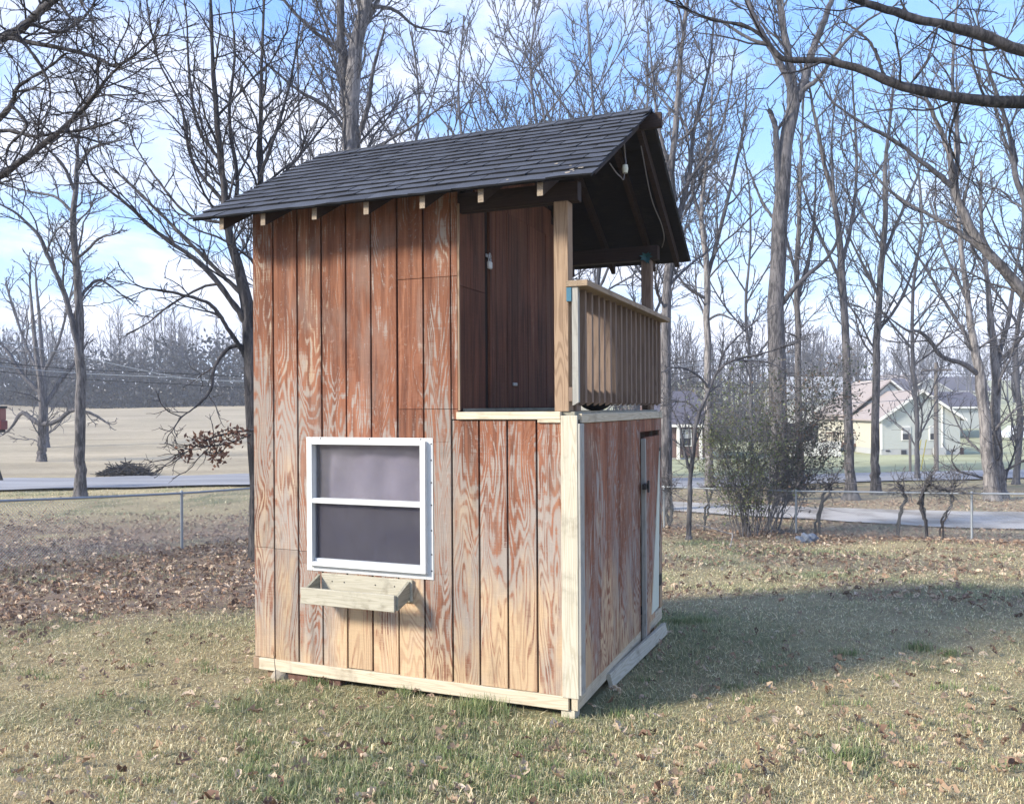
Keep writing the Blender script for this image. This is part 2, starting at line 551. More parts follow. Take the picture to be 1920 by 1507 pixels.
m, nt = new_mat('ground_cover')
a = nt.n('ShaderNodeVertexColor', {'layer_name': 'col'})
c = coords(nt)
n1 = nt.noise(c, 2.6, 6, 0.7)
n2 = nt.noise(c, 22.0, 5, 0.75)
n3 = nt.noise(c, 0.12, 4, 0.6)
k = nt.math('ADD', nt.math('MULTIPLY', n2, 0.9), nt.math('ADD', nt.math('MULTIPLY', n1, 0.6), nt.math('MULTIPLY', n3, 0.35)))
n4 = nt.noise(nt.scale(c, (0.10, 0.42, 1.0)), 1.0, 6, 0.7)
k = nt.math('ADD', nt.math('ADD', k, 0.07), nt.math('MULTIPLY', nt.math('SUBTRACT', n4, 0.5), 0.9))
col = nt.mix(1.0, a, nt.n('ShaderNodeCombineXYZ', i0=k, i1=k, i2=k), 'MULTIPLY')
finish(nt, col, 0.95, nt.bump(n2, 0.8, 0.05), 0.1)

m, nt = new_mat('asphalt_road')
c = coords(nt)
n1 = nt.noise(c, 40.0, 3, 0.7)
n2 = nt.noise(nt.scale(c, (0.15, 1.2, 1.0)), 1.0, 4, 0.6)
col = nt.mix(nt.math('ADD', nt.math('MULTIPLY', n1, 0.3), nt.smooth(n2, 0.25, 0.75)), lin(122, 121, 122), lin(154, 153, 152))
finish(nt, col, 0.85, nt.bump(n1, 0.3, 0.01), 0.3)

m, nt = new_mat('gravel')
c = coords(nt)
n1 = nt.noise(c, 18.0, 5, 0.75)
n2 = nt.noise(c, 0.8, 4, 0.6)
col = nt.mix(nt.math('ADD', nt.math('MULTIPLY', n1, 0.5), nt.smooth(n2, 0.3, 0.7)), lin(122, 114, 104), lin(184, 179, 172))
finish(nt, col, 0.95, nt.bump(n1, 0.7, 0.03), 0.2)

# ------------------------------------------------------------------ terrain
LP = np.array([(-30, .6), (0, .22), (3, .08), (5, 0), (6.3, 0), (8, -.1), (13.2, -.56), (16.2, -.73), (18.5, -.85), (27.5, -.87), (30.5, -.93), (35.5, -.88), (45, -.78), (56, -.6), (100, 1.2), (132, 2.6), (200, 4.5), (320, 10), (1500, 22)])
RP = np.array([(-30, .6), (0, .22), (3, .08), (5, 0), (7.3, -.03), (9, -.18), (13.2, -.62), (16.2, -.88), (18.9, -1.11), (22, -1.26), (25, -1.28), (28, -1.3), (31, -1.38), (38, -1.49), (42, -1.5), (68, -2.08), (100, -2.0), (130, -1.0), (200, 4.5), (320, 11), (1500, 26)])


def ground_z(x, y):
    x = np.asarray(x, float)
    y = np.asarray(y, float)
    t = sstep(x / np.maximum(y, 4.0), -0.16, 0.22)
    z = np.interp(y, LP[:, 0], LP[:, 1]) * (1 - t) + np.interp(y, RP[:, 0], RP[:, 1]) * t
    far = sstep(y, 8.5, 14)
    z = z + (vnoise(x, y, 2.3, 3) - .5) * .07 * far + (vnoise(x, y, .7, 4) - .5) * .025
    z = z + (vnoise(x, y, 22, 9) - .5) * 1.2 * sstep(y, 60, 120)
    return z


def cover(x, y):
    """green, leaf-litter and soil amounts of the ground"""
    a = x / np.maximum(y, 1)
    g = .55 * vnoise(x, y, 1.1, 21) + .3 * vnoise(x, y, .35, 22) + .15 * vnoise(x, y, 3.2, 23)
    green = sstep(g, .52, .86)
    for (px, py, s, w) in ((780, 1440, .55, .6), (560, 1430, .45, .6), (980, 1430, .45, .4), (1285, 1150, .35, .9), (1060, 1345, .3, .3), (1160, 1330, .3, .6),
                           (40, 1040, 1.2, .8), (1330, 1190, .7, .45), (1300, 1240, .6, .4), (1590, 1430, .18, .9), (890, 1335, .18, 1.0), (420, 1150, .7, .5), (1450, 1010, 1.0, .5), (1700, 1110, 1.4, .35)):
        d0 = 1586 * 1.95 / (py - 764) if py > 1200 else np.interp(py, [1000, 1040, 1080, 1150, 1200], [17.5, 14, 11.5, 8.2, 7.2])
        x0 = (px - 960) / 1586 * d0
        green = green + w * np.exp(-((x - x0) ** 2 + ((y - d0) * .8) ** 2) / (2 * s * s)) * (.55 + .9 * vnoise(x, y, .3, 30))
    green = np.clip(green, 0, 1)
    ln = vnoise(x, y, 1.7, 41) * .6 + vnoise(x, y, .5, 42) * .4
    left = sstep(-a, .10, .2) * sstep(y + 3.2 * (a + .6) * -1.0, 7.0, 8.8) * (1 - sstep(y, 18, 24)) * sstep(ln, .12, .45)
    dfence = y - (23.8 - .48 * x)
    right = np.exp(-(dfence / 1.1) ** 2) * sstep(a, .05, .15)
    mid = sstep(a, .05, .16) * sstep(y, 7.6, 10) * (1 - sstep(dfence, -.3, .8)) * sstep(ln, .3, .7) * .55
    beyond = sstep(dfence, .2, 1) * (1 - sstep(y, 33, 37)) * .5 * sstep(a, .05, .15)
    leaf = np.clip(left + right + mid + beyond, 0, 1)
    return green, leaf


def lawn_color(x, y):
    green, leaf = cover(x, y)
    straw = np.array(lin(188, 172, 134)[:3])
    grn = np.array(lin(128, 132, 96)[:3])
    lf = np.array(lin(150, 128, 112)[:3])
    c = straw[None] * (1 - green[:, None]) + grn[None] * green[:, None]
    # far field: pale dormant grass; lawns beyond the road greener
    a = x / np.maximum(y, 1)
    field = sstep(y, 33, 38) * (1 - sstep(a, -.15, .05))
    fc = np.array(lin(184, 170, 144)[:3])[None] * (1.05 - .30 * vnoise(x, y * 4, 9, 50)[:, None] - .14 * vnoise(x * .5, y * 6, 7, 52)[:, None]) + np.array(lin(166, 154, 124)[:3])[None] * .25 * vnoise(x, y * 3, 14, 50)[:, None]
    c = c * (1 - field[:, None]) + fc * field[:, None]
    rl = sstep(y, 40, 44) * sstep(a, .05, .15)
    rc = np.array(lin(176, 176, 138)[:3])[None] * (.8 + .4 * vnoise(x, y * 2, 5, 51)[:, None])
    c = c * (1 - rl[:, None]) + rc * rl[:, None]
    c = c * (1 - .85 * leaf[:, None]) + lf[None] * .85 * leaf[:, None]
    return c


ys = np.unique(np.concatenate([np.arange(-25, 2, 1.5), np.arange(2, 10, .14), np.arange(10, 24, .3), np.arange(24, 60, .8), np.arange(60, 340, 5), np.array([380, 440, 520])]))
xs_h = np.unique(np.concatenate([np.arange(0, 7, .16), np.arange(7, 16, .4), np.arange(16, 50, 1.2), np.arange(50, 260, 7), np.array([300, 360, 440])]))
xs = np.unique(np.concatenate([-xs_h, xs_h]))
GX, GY = np.meshgrid(xs, ys)
gx, gy = GX.ravel(), GY.ravel()
gz = ground_z(gx, gy)
nx, ny = len(xs), len(ys)
ii = (np.arange(ny - 1)[:, None] * nx + np.arange(nx - 1)[None]).ravel()
Fg = np.stack([ii, ii + 1, ii + nx + 1, ii + nx], axis=1)
g_me = mesh_np('ground', np.stack([gx, gy, gz], 1), Fg, MATS['ground_cover'], lawn_color(gx, gy) * (.72 + .15 * sstep(gy, 18, 34))[:, None], True)  # darker beneath the blades: thatch tone with its shadows painted in
ground = tag(link('ground', g_me, None), 'winter lawn of straw-coloured and green grass sloping away from the playhouse', 'ground', kind='structure')


def strip(name, mat, near, far, lift, label, cat, n=60, m=5):
    """road-like sheet between two polylines (x, y) laid over the ground"""
    def res(pl):
        pl = np.array(pl, float)
        return np.stack([np.interp(np.linspace(0, 1, n), np.linspace(0, 1, len(pl)), pl[:, k]) for k in range(2)], 1)
    A, B = res(near), res(far)
    t = np.linspace(0, 1, m)[None, :, None]
    G = A[:, None] * (1 - t) + B[:, None] * t
    G = G.reshape(-1, 2)
    z = ground_z(G[:, 0], G[:, 1])
    z = z.reshape(n, m)
    z = np.maximum(z, z.mean(axis=1, keepdims=True)) + lift
    i = (np.arange(n - 1)[:, None] * m + np.arange(m - 1)[None]).ravel()
    Fq = np.stack([i, i + m, i + m + 1, i + 1], 1)
    o = link(name, mesh_np(name, np.column_stack([G, z.ravel()]), Fq, mat, smooth=True), None)
    return tag(o, label, cat, kind='structure')


strip('road', MATS['asphalt_road'], [(-70, 23), (-24, 29.4), (-14, 30.6), (0, 33), (18, 38), (60, 44), (120, 52)],
      [(-70, 28), (-24, 34.4), (-14, 35.6), (0, 38), (20, 43), (60, 49.5), (120, 58)], .06, 'pale asphalt road crossing behind the fence and the trees', 'road', 90, 4)
strip('driveway', MATS['gravel'], [(40, 18.5), (13, 21.4), (10.6, 22.3), (7.5, 24.3), (3, 26.6), (-4, 29.5)], [(40, 22), (15, 24.8), (12.6, 25.6), (8.6, 27), (3.6, 28.8), (-3.5, 31)], .05,
      'pale gravel driveway just behind the wire fence', 'driveway', 50, 4)
strip('side_street', MATS['asphalt_road'], [(62, 96), (80, 90), (140, 80)], [(66, 112), (84, 104), (140, 96)], .2, 'pale side street beyond the pale green house', 'street', 20, 3)

# ------------------------------------------------------------------ playhouse
TH = math.radians(67.914)
HOUSE_LOC = (0.409, 5.285, 0.0)
house = tag(empty('playhouse', HOUSE_LOC, -(math.pi / 2 - TH)), 'two-storey wooden playhouse with red-brown weathered siding, railed balcony and dark shingle roof', 'playhouse')
W, D = 2.494, 2.44            # left along -x, back along +y
Z0, ZD = 0.136, 1.925         # foot of the siding, deck level
SLOPE = 0.5556


def roof_z(b):                # top of the rafters
    return 3.305 + SLOPE * ((b if b < 1.22 else 2.44 - b) + 0.3)


grooves = [.272, .474, .674, .872, 1.08, 1.28, 1.486, 1.689, 1.893, 2.098, 2.308]
S = MATS['weathered_siding']
S2 = MATS['weathered_siding_side']
G = .0066                      # half groove

front = prism('front_wall', MATS['groove_dark'], house,
              [(-W + .002, .013, Z0 + .004), (-.004, .013, Z0 + .004), (-.004, .013, 1.87), (-.834, .013, 1.87), (-.834, .013, 3.36), (-W + .002, .013, 3.36)], (0, .05, 0))
# cut the opening behind the window by building the backing round it
bpy.data.objects.remove(front)
front = empty('front_wall')
front.parent = house
OA0, OA1, OZ0, OZ1 = 1.062, 1.955, .842, 1.722
for (a0, a1, z0, z1) in ((.004, OA0, Z0 + .004, 1.87), (.834, OA0, 1.8705, 3.455), (OA0 + .0005, OA1, Z0 + .004, OZ0), (OA0 + .0005, OA1, OZ1, 3.455), (OA1 + .0005, W - .002, Z0 + .004, 3.455)):
    box('wall_backing', MATS['groove_dark'], front, -a1, -a0, .0135, .06, z0, z1, 0)


def siding_piece(a0, a1, z0, z1):
    jy = random.uniform(-.0025, .0015)
    box('siding_board', S, front, -a1 + G, -a0 - G, -.005 + jy, .0115, z0, z1, .0015)


edges = [0.0] + grooves + [W]
for i in range(len(edges) - 1):
    a0, a1 = edges[i], edges[i + 1]
    top = 1.868 if a1 < .9 else 3.458
    zs = [Z0 + random.uniform(-.003, .006)]
    if a0 > 1.85:
        zs.append(.935 + (a0 - 2.1) * .02)
    if .8 < a0 < 1.2:
        zs += [1.941, 2.821]
    zs.append(top)
    for k in range(len(zs) - 1):
        z0, z1 = zs[k] + (.0015 if k else 0), zs[k + 1] - .0015
        if a1 > OA0 and a0 < OA1 and z1 > OZ0 and z0 < OZ1:       # round the window
            if z0 < OZ0: siding_piece(a0, a1, z0, OZ0)
            if z1 > OZ1: siding_piece(a0, a1, OZ1, z1)
            if a0 < OA0 - .02: siding_piece(a0, OA0, max(z0, OZ0 + .0005), min(z1, OZ1 - .0005))
            if a1 > OA1 + .02: siding_piece(OA1, a1, max(z0, OZ0 + .0005), min(z1, OZ1 - .0005))
        else:
            siding_piece(a0, a1, z0, z1)
for z0, z1 in ((1.874, 1.94), (1.943, 2.819), (2.822, 3.458)):
    box('siding_board', S, front, -.870, -.826, -.005, .0115, z0, z1, .0015)
box('corner_trim', MATS['post_wood'], house, -.8255, -.812, -.002, .012, 1.93, 3.3, .001)

# plain outer walls that the photograph does not show
prism('left_wall', S2, house, [(-W, .0615, Z0), (-W, D, Z0), (-W, D, 3.42), (-W, 1.22, 4.02), (-W, .0615, 3.44)], (.03, 0, 0))
box('back_wall', S2, house, -W + .031, -.002, D - .03, D - .001, Z0, 1.86, 0)
box('upper_back_wall', S2, house, -W + .031, -.88, D - .03, D - .001, 1.861, 3.45, 0)

# foot boards, feet and deck edge
box('base_board', MATS['pale_lumber'], house, -2.443, -.0635, -.020, .012, .05, .1345, .003)
box('base_board', MATS['pale_lumber_side'], house, -.045, -.002, -.018, 1.655, .055, .150, .003)
box('base_board', MATS['post_wood'], house, -2.50, -2.446, -.012, .05, .05, .1345, .003)
box('door_sill', MATS['pale_lumber_side'], house, -.10, -.0, 1.70, 2.44, .062, .172, .003)
box('foundation_post', MATS['pale_lumber_up'], house, -.118, -.025, -.004, .088, -.16, .049, .004)
box('foundation_post', MATS['post_wood'], house, -2.40, -2.31, .02, .11, -.16, .049, .004)
box('foundation_post', MATS['post_wood'], house, -.13, -.04, 2.30, 2.39, -.3, .061, .004)
box('foundation_post', MATS['post_wood'], house, -2.40, -2.31, 2.30, 2.39, -.3, .061, .004)
box('floor_frame', MATS['stained_beam'], house, -2.43, -.11, .02, 2.42, .06, .13, 0)

deck = box('deck', MATS['grey_lumber_side'], house, -.812, -.022, .014, 2.42, 1.872, 1.9205, .002)
box('deck_trim', MATS['pale_lumber'], deck, -.83, -.105, -.024, .0125, 1.872, 1.922, .004)
box('deck_trim', MATS['pale_lumber'], deck, -.26, -.105, -.0215, -.0062, 1.852, 1.8715, .002)
box('deck_trim', MATS['pale_lumber_side'], deck, -.0205, .014, .055, 2.455, 1.848, 1.908, .004)
box('corner_board', MATS['pale_lumber_up'], house, -.103, .006, -.026, -.0062, Z0 - .004, 1.897, .003)
box('corner_board', MATS['grey_lumber_up'], house, .0062, .024, -.022, .062, .153, 1.846, .003)

# side wall with its low door
side = empty('side_wall')
side.parent = house
box('wall_backing', MATS['groove_dark'], side, -.06, -.013, .06, 1.625, .151, 1.85, 0)
box('wall_backing', MATS['groove_dark'], side, -.06, -.013, 1.6255, 2.43, 1.742, 1.85, 0)
sg = [.05, .2, .334, .473, .62, .783, .972, 1.157, 1.37, 1.56, 1.628]
for i in range(len(sg) - 1):
    cuts = [.151, 1.846]
    if i in (8, 9): cuts = [.151, .985, 1.846]
    for k in range(len(cuts) - 1):
        jx = random.uniform(-.002, .003)
        box('siding_board', S2, side, -.0125, .004 + jx, sg[i] + .002, sg[i + 1] - .002, cuts[k] + .001 * k, cuts[k + 1] - .001, .0015)
for a, b in ((1.632, 1.78), (1.784, 1.98), (1.984, 2.18), (2.184, 2.435)):
    box('siding_board', S2, side, -.0125, .004, a, b, 1.745, 1.846, .0015)
box('siding_board', S2, side, -.0125, .005, 2.352, 2.437, .174, 1.742, .0015)
door = empty('low_door', (0, 2.345, 0), 0)
door.parent = house
door.rotation_euler = (0, 0, math.radians(1.6))
for k, (a, b) in enumerate(((-.654, -.48), (-.476, -.27), (-.266, -.02))):
    if k < 2:
        box('door_board', S2, door, -.008, .012, a, b, .16 - .10 * (k == 0), 1.70, .0015)
prism('door_board', S2, door, [(-.008, -.266, .30), (-.008, -.24, .30), (-.008, -.03, 1.52), (-.008, -.02, 1.70), (-.008, -.266, 1.70)], (.02, 0, 0))
prism('pale_panel', MATS['pale_board'], door, [(.0122, -.43, .22), (.0122, -.13, .22), (.0122, -.045, 1.56)], (.006, 0, 0))
box('door_edge', MATS['grey_lumber_up'], door, -.014, .022, -.690, -.656, .02, 1.69, .002)
lt = box('door_latch', MATS['iron_black'], door, .0125, .045, -.78, -.66, 1.29, 1.335, .004)
box('latch_bolt', MATS['iron_black'], lt, .0455, .06, -.74, -.70, 1.265, 1.36, .003)
for z in (1.54, .43):
    box('door_hinge', MATS['iron_black'], house, .0045, .016, 2.30, 2.37, z - .05, z + .05, .003)
box('inner_floor', MATS['groove_dark'], house, -.8, -.101, 1.66, 2.38, .135, .17, 0)
box('inner_wall', MATS['shaded_ply'], house, -.82, -.80, .07, 2.39, .14, 1.86, 0)

# recessed wall of the upper room with its door
DS = MATS['dark_siding']
rec = empty('balcony_wall')
rec.parent = house
prism('wall_backing', MATS['groove_dark'], rec, [(-.88, .07, 1.93), (-.88, 2.42, 1.93), (-.88, 2.42, 3.36), (-.88, 1.22, 3.98), (-.88, .07, 3.36)], (.03, 0, 0))
rb = [.004, .222, .466]
for i in range(2):
    box('siding_board', DS, rec, -.8495, -.832, rb[i] + .002 + .06 * (i == 0) * 0, rb[i + 1] - .002, 1.93, 2.762, .0015)
    box('siding_board', DS, rec, -.8495, -.8325, rb[i] + .002, rb[i + 1] - .002, 2.766, 3.34, .0015)
udoor = empty('upper_door')
udoor.parent = house
ub = [.542, .65, .865, 1.084, 1.305, 1.527, 1.736, 1.914, 2.12]
for i in range(len(ub) - 1):
    box('door_board', DS, udoor, -.8495, -.826 + random.uniform(-.002, .002), ub[i] + .0035, ub[i + 1] - .0035, 1.95, 3.42, .0015)
box('siding_board', DS, rec, -.8495, -.832, 2.124, 2.40, 1.93, 3.42, .0015)
gb = np.arange(.1, 2.4, .2)
for b in gb:
    z1 = roof_z(b + .1) if b < 1.1 else roof_z(b)
    zt = min(roof_z(b), roof_z(b + .198)) - .12
    if zt > 3.45:
        box('siding_board', DS, rec, -.8495, -.833, b, b + .197, 3.425, zt, .001)
box('threshold', MATS['grey_lumber_side'], house, -.826, -.806, .07, 1.9, 1.921, 1.945, .003)
lk = box('door_hasp', MATS['steel'], udoor, -.824, -.815, .455, .535, 3.020, 3.045, .002)
tube_obj('padlock_shackle', MATS['steel'], lk, [(-.805, .472, 2.99), (-.805, .472, 3.03), (-.805, .49, 3.05), (-.805, .508, 3.03), (-.805, .508, 2.99)], .005, 8, 16)
box('padlock_body', MATS['vinyl_white'], lk, -.816, -.794, .462, .518, 2.94, 2.992, .006)
box('door_latch', MATS['steel'], udoor, -.823, -.810, .95, 1.03, 2.115, 2.14, .004)

# balcony posts, beams and railing
PW = MATS['post_wood']
box('roof_post', PW, house, -.152, -.056, .002, .096, 1.9215, 3.247, .004)
box('roof_post', MATS['rail_wood'], house, -.145, -.055, 2.33, 2.42, 1.9215, 3.247, .004)
box('roof_beam', MATS['stained_beam'], house, -W + .04, .002, .064, .104, 3.248, 3.372, .003)
box('roof_beam', MATS['stained_beam'], house, -.829, .004, .018, .0635, 3.2485, 3.368, .003)
box('roof_beam', MATS['stained_beam'], house, -.829, .004, 2.335, 2.425, 3.248, 3.372, .003)
rail = empty('railing')
rail.parent = house
box('rail_cap', MATS['cap_wood'], rail, -.070, .075, -.012, 2.50, 2.702, 2.741, .003)
box('top_rail', MATS['rail_wood'], rail, -.068, -.033, .004, 2.43, 2.605, 2.7015, .003)
box('rail_end', MATS['teal_paint'], rail, -.067, -.034, -.006, .0035, 2.612, 2.699, .001)
box('bottom_rail', MATS['rail_wood'], rail, -.068, -.033, .004, 2.43, 1.985, 2.075, .003)
npk = 17
for k in range(npk):
    b0 = .0 + k * (2.40 / (npk - 1)) + (random.uniform(-.008, .008) if k else 0)
    bm = bmesh.new()
    vs = box_bm(bm, -.0325, .006, b0, b0 + .038, 1.98, 2.7015)
    for v in vs:
        if v.co.z < 2 and v.co.x > -.01: v.co.z += .0
        if v.co.z < 2 and v.co.x < -.01: v.co.z -= .022
        if v.co.z < 2: v.co.x += random.uniform(-.0015, .0015)
    bm_obj('baluster', bm, MATS['grey_lumber_up'] if k == 0 else MATS['rail_wood'], rail)
box('rail_block', MATS['rail_wood'], rail, -.065, -.036, .1, .19, 1.9215, 1.984, .002)
box('rail_block', MATS['rail_wood'], rail, -.065, -.036, 2.2, 2.29, 1.9215, 1.984, .002)

# roof
roof = empty('roof')
roof.parent = house
RA0, RA1 = -.20, 2.735                    # along the ridge (a)
BE = -.345                                 # eave
bz = lambda b: 3.305 + SLOPE * (b + .3)
prism('roof_deck', MATS['shaded_ply'], roof, [(-RA0, BE, bz(BE)), (-RA0, 1.22, bz(1.22)), (-RA0, 1.22, bz(1.22) + .014), (-RA0, BE, bz(BE) + .014)], (RA0 - RA1, 0, 0))
prism('roof_deck', MATS['shaded_ply'], roof, [(-RA0, 2.785, bz(BE)), (-RA0, 1.2205, bz(1.22)), (-RA0, 1.2205, bz(1.22) + .014), (-RA0, 2.785, bz(BE) + .014)], (RA0 - RA1, 0, 0))
box('ridge_beam', MATS['stained_beam'], roof, -2.68, .285, 1.198, 1.240, 4.03, 4.142, .003)
for a in (-.10, .125, .510, .915, 1.325, 1.732, 2.145, 2.50):
    for s in (0, 1):
        fb = (lambda b: b) if s == 0 else (lambda b: 2.44 - b)
        tail = -.312 + random.uniform(-.006, .006)
        if a == -.10: tail = -.28 if s else .02
        x0 = -a - .019
        pts = [(x0, fb(tail), bz(tail) - .09), (x0, fb(tail), bz(tail) - .002), (x0, fb(1.196), bz(1.196) - .002), (x0, fb(1.196), bz(1.196) - .10)]
        rf_ = prism('rafter', MATS['stained_beam'], roof, pts, (.038, 0, 0))
        if a > -.05:
            sg_ = -1 if s == 0 else 1
            prism('rafter_end', MATS['rafter_wood'], rf_, [(x0 + .0005, fb(tail) + sg_ * .0005, bz(tail) - .0895), (x0 + .0375, fb(tail) + sg_ * .0005, bz(tail) - .0895), (x0 + .0375, fb(tail) + sg_ * .0005, bz(tail) - .0025), (x0 + .0005, fb(tail) + sg_ * .0005, bz(tail) - .0025)], (0, sg_ * .004, 0))

SLEN = math.hypot(1.565, 1.565 * SLOPE)
ang = math.atan(SLOPE)
ncourse = 14
expo = SLEN / ncourse
SH = MATS['asphalt_shingle']


def shingle_mesh(w, h, thick, bend=0.0):
    # local x across, y up the slope; lower edge thick and slightly lifted
    bm = bmesh.new()
    pts = []
    nxs = 3
    for j in (0, 1):
        for i in range(nxs + 1):
            x = -w / 2 + w * i / nxs
            dx = random.uniform(-.002, .002)
            y = h * j + (random.uniform(-.004, .004) if j == 0 else 0)
            lift = (.013 + random.uniform(-.002, .004) - bend * (1 if j == 0 else 0)) if j == 0 else .0012
            pts.append((bm.verts.new((x + dx, y, lift)), bm.verts.new((x + dx, y, lift - (thick if j == 0 else .001)))))
    n = nxs + 1
    for i in range(nxs):
        a, b, c, d = pts[i], pts[i + 1], pts[n + i + 1], pts[n + i]
        bm.faces.new((a[0], b[0], c[0], d[0]))
        bm.faces.new((d[1], c[1], b[1], a[1]))
        bm.faces.new((a[1], b[1], b[0], a[0])).material_index = 1
    bm.faces.new((pts[0][0], pts[n][0], pts[n][1], pts[0][1])).material_index = 1
    bm.faces.new((pts[n - 1][1], pts[2 * n - 1][1], pts[2 * n - 1][0], pts[n - 1][0])).material_index = 1
    me = bpy.data.meshes.new('shingle')
    bmesh.ops.recalc_face_normals(bm, faces=bm.faces)
    bm.to_mesh(me)
    bm.free()
    me.materials.append(SH)
    me.materials.append(MATS['bitumen'])
    return me


tabw = .305
sh_var = [shingle_mesh(tabw - .010, expo + .05, .011) for _ in range(8)]
eave_var = [shingle_mesh(tabw - .004, expo + .05, .012, .004) for _ in range(4)]
for r in range(ncourse):
    off = (.5 if r % 2 else 0) * tabw + random.uniform(-.02, .02)
    a = RA0 - .02 - off
    while a < RA1:
        a0, a1 = max(a, RA0 - .015 + random.uniform(-.006, .006)), min(a + tabw, RA1 + .015 + random.uniform(-.006, .006))
        a += tabw
        w = a1 - a0
        if w < .05: continue
        full = w > tabw - .01
        me = (random.choice(eave_var) if r == 0 else random.choice(sh_var)) if full else shingle_mesh(w - .008, expo + .05, .011)
        o = link('shingle', me, None, roof)
        s = r * expo - (.03 if r == 0 else .0) + random.uniform(-.003, .003)
        b = BE + s * math.cos(ang)
        z = bz(BE) + .015 + s * math.sin(ang) + .003
        o.location = (-(a0 + a1) / 2, b, z)
        o.rotation_euler = (ang, 0, random.uniform(-.006, .006))
bm = bmesh.new()
for r in range(ncourse):
    s0, s1 = r * expo - .02, (r + 1) * expo + .03
    vs = []
    for s, l in ((s0, .010), (s1, .003)):
        for x in (-RA0 + .012, -RA1 - .012):
            vs.append(bm.verts.new((x, 2.44 - (BE + s * math.cos(ang)), bz(BE) + .015 + s * math.sin(ang) + l)))
    f = bm.faces.new((vs[0], vs[1], vs[3], vs[2]))
    r_ = bmesh.ops.extrude_face_region(bm, geom=[f])
    for v in [e for e in r_['geom'] if isinstance(e, bmesh.types.BMVert)]:
        v.co.z -= .006
tag(bm_obj('back_shingles', bm, SH, roof), kind='stuff')
# ridge caps
for k in range(20):
    a = RA0 - .01 + k * .148
    bm = bmesh.new()
    z = bz(1.22) + .030
    L = min(.19, RA1 + .015 - a)
    if L < .05: break
    prof = [(1.22 - .11, z - .11 * SLOPE + .004), (1.22 - .03, z - .03 * SLOPE + .005), (1.22, z + .002), (1.22 + .03, z - .03 * SLOPE + .005), (1.22 + .11, z - .11 * SLOPE + .004)]
    lo = [bm.verts.new((-a, p[0], p[1] + .006)) for p in prof]
    hi = [bm.verts.new((-a - L, p[0], p[1])) for p in prof]
    lo2 = [bm.verts.new((-a, p[0], p[1] - .002)) for p in prof]
    for i in range(4):
        bm.faces.new((lo[i], lo[i + 1], hi[i + 1], hi[i]))
        bm.faces.new((lo[i], lo2[i], lo2[i + 1], lo[i + 1]))
    bm_obj('ridge_cap', bm, SH, roof)
# lichen flecks on the corner
for k, (a, s) in enumerate(((-.08, .05), (-.06, .09), (-.11, .12), (-.02, .20), (.10, .30), (-.05, .03), (.33, .02))):
    bm = bmesh.new()
    bmesh.ops.create_circle(bm, cap_ends=True, radius=.009 + .005 * (k % 3), segments=9)
    for v in bm.verts: v.co *= random.uniform(.6, 1.3)
    o = bm_obj('lichen', bm, MATS['stone'], roof)
    b = BE + s * math.cos(ang)
    o.location = (-a, b, bz(BE) + s * math.sin(ang) + .034)
    o.rotation_euler = (ang, 0, 0)

# hanging cable and lamp socket under the roof, trailing plant on the far post
tube_obj('cable', MATS['cable_white'], house, [(.14, .28, 3.53), (.15, .40, 3.50), (.15, .52, 3.50), (.155, .58, 3.50), (.16, .6, 3.60)], .004, 6, 24)
tube_obj('cable', MATS['cable_white'], house, [(.15, .62, 3.75), (.14, .68, 3.68), (.15, .66, 3.64), (.16, .61, 3.59)], .005, 6, 24)
tube_obj('cable', MATS['cable_white'], house, [(.11, 1.28, 3.93), (.125, 1.55, 3.60), (.13, 1.9, 3.46), (.09, 2.2, 3.40), (.05, 2.30, 3.34)], .0045, 6, 30)
sk = tube_obj('lamp_socket', MATS['pale_board'], house, [(.16, .6, 3.60), (.16, .6, 3.575), (.16, .6, 3.57), (.16, .6, 3.545)], [.018, .022, .022, .017], 12, 12)

# window
win = empty('window')
win.parent = house
WA0, WA1, WZ0, WZ1 = 1.010, 2.022, .800, 1.748
VW, VG = MATS['vinyl_white'], MATS['vinyl_grey']


def frame4(name, mat, a0, a1, z0, z1, wl, wr, wb, wt, y0, y1, parent=win):
    box(name, mat, parent, -a1, -a1 + wl, y0, y1, z0, z1, .0015)
    box(name, mat, parent, -a0 - wr, -a0, y0, y1, z0, z1, .0015)
    box(name, mat, parent, -a1 + wl + .0005, -a0 - wr - .0005, y0, y1, z0, z0 + wb, .0015)
    box(name, mat, parent, -a1 + wl + .0005, -a0 - wr - .0005, y0, y1, z1 - wt, z1, .0015)


frame4('window_flange', VW, WA0, WA1, WZ0, WZ1, .045, .050, .055, .045, -.0115, -.0085)
frame4('window_frame', VW, WA0 + .042, WA1 - .030, WZ0 + .042, WZ1 - .022, .038, .040, .030, .028, -.045, .02)
box('meeting_rail', VW, win, -WA1 + .034, -WA0 - .052, -.042, .01, 1.283, 1.318, .003)
box('sash_sill', VG, win, -WA1 + .07, -WA0 - .084, -.02, .012, WZ0 + .0725, WZ0 + .092, .002)
for z0, z1 in ((1.319, 1.697), (.893, 1.282)):
    bx_ = box('window_pane', MATS['window_glass'], win, -WA1 + .0685, -WA0 - .0825, .004, .008, z0, z1, 0)
box('insect_screen', MATS['screen_mesh'], win, -WA1 + .0685, -WA0 - .0825, -.006, -.0045, .893, 1.282, 0)
n = 40
u = np.linspace(0, 1, n)
UU, VV = np.meshgrid(u, np.linspace(0, 1, 24))
cx = -1.97 + UU * .93
cz = .83 + VV * .91
cy = .062 + .010 * np.sin(UU * 21 + 2 * np.sin(VV * 3)) + .012 * (vnoise(UU * 3, VV * 2, .35, 5) - .5) + .02 * np.exp(-((UU - .85) ** 2 + (VV - .9) ** 2) / .02)
ci = (np.arange(23)[:, None] * n + np.arange(n - 1)[None]).ravel()
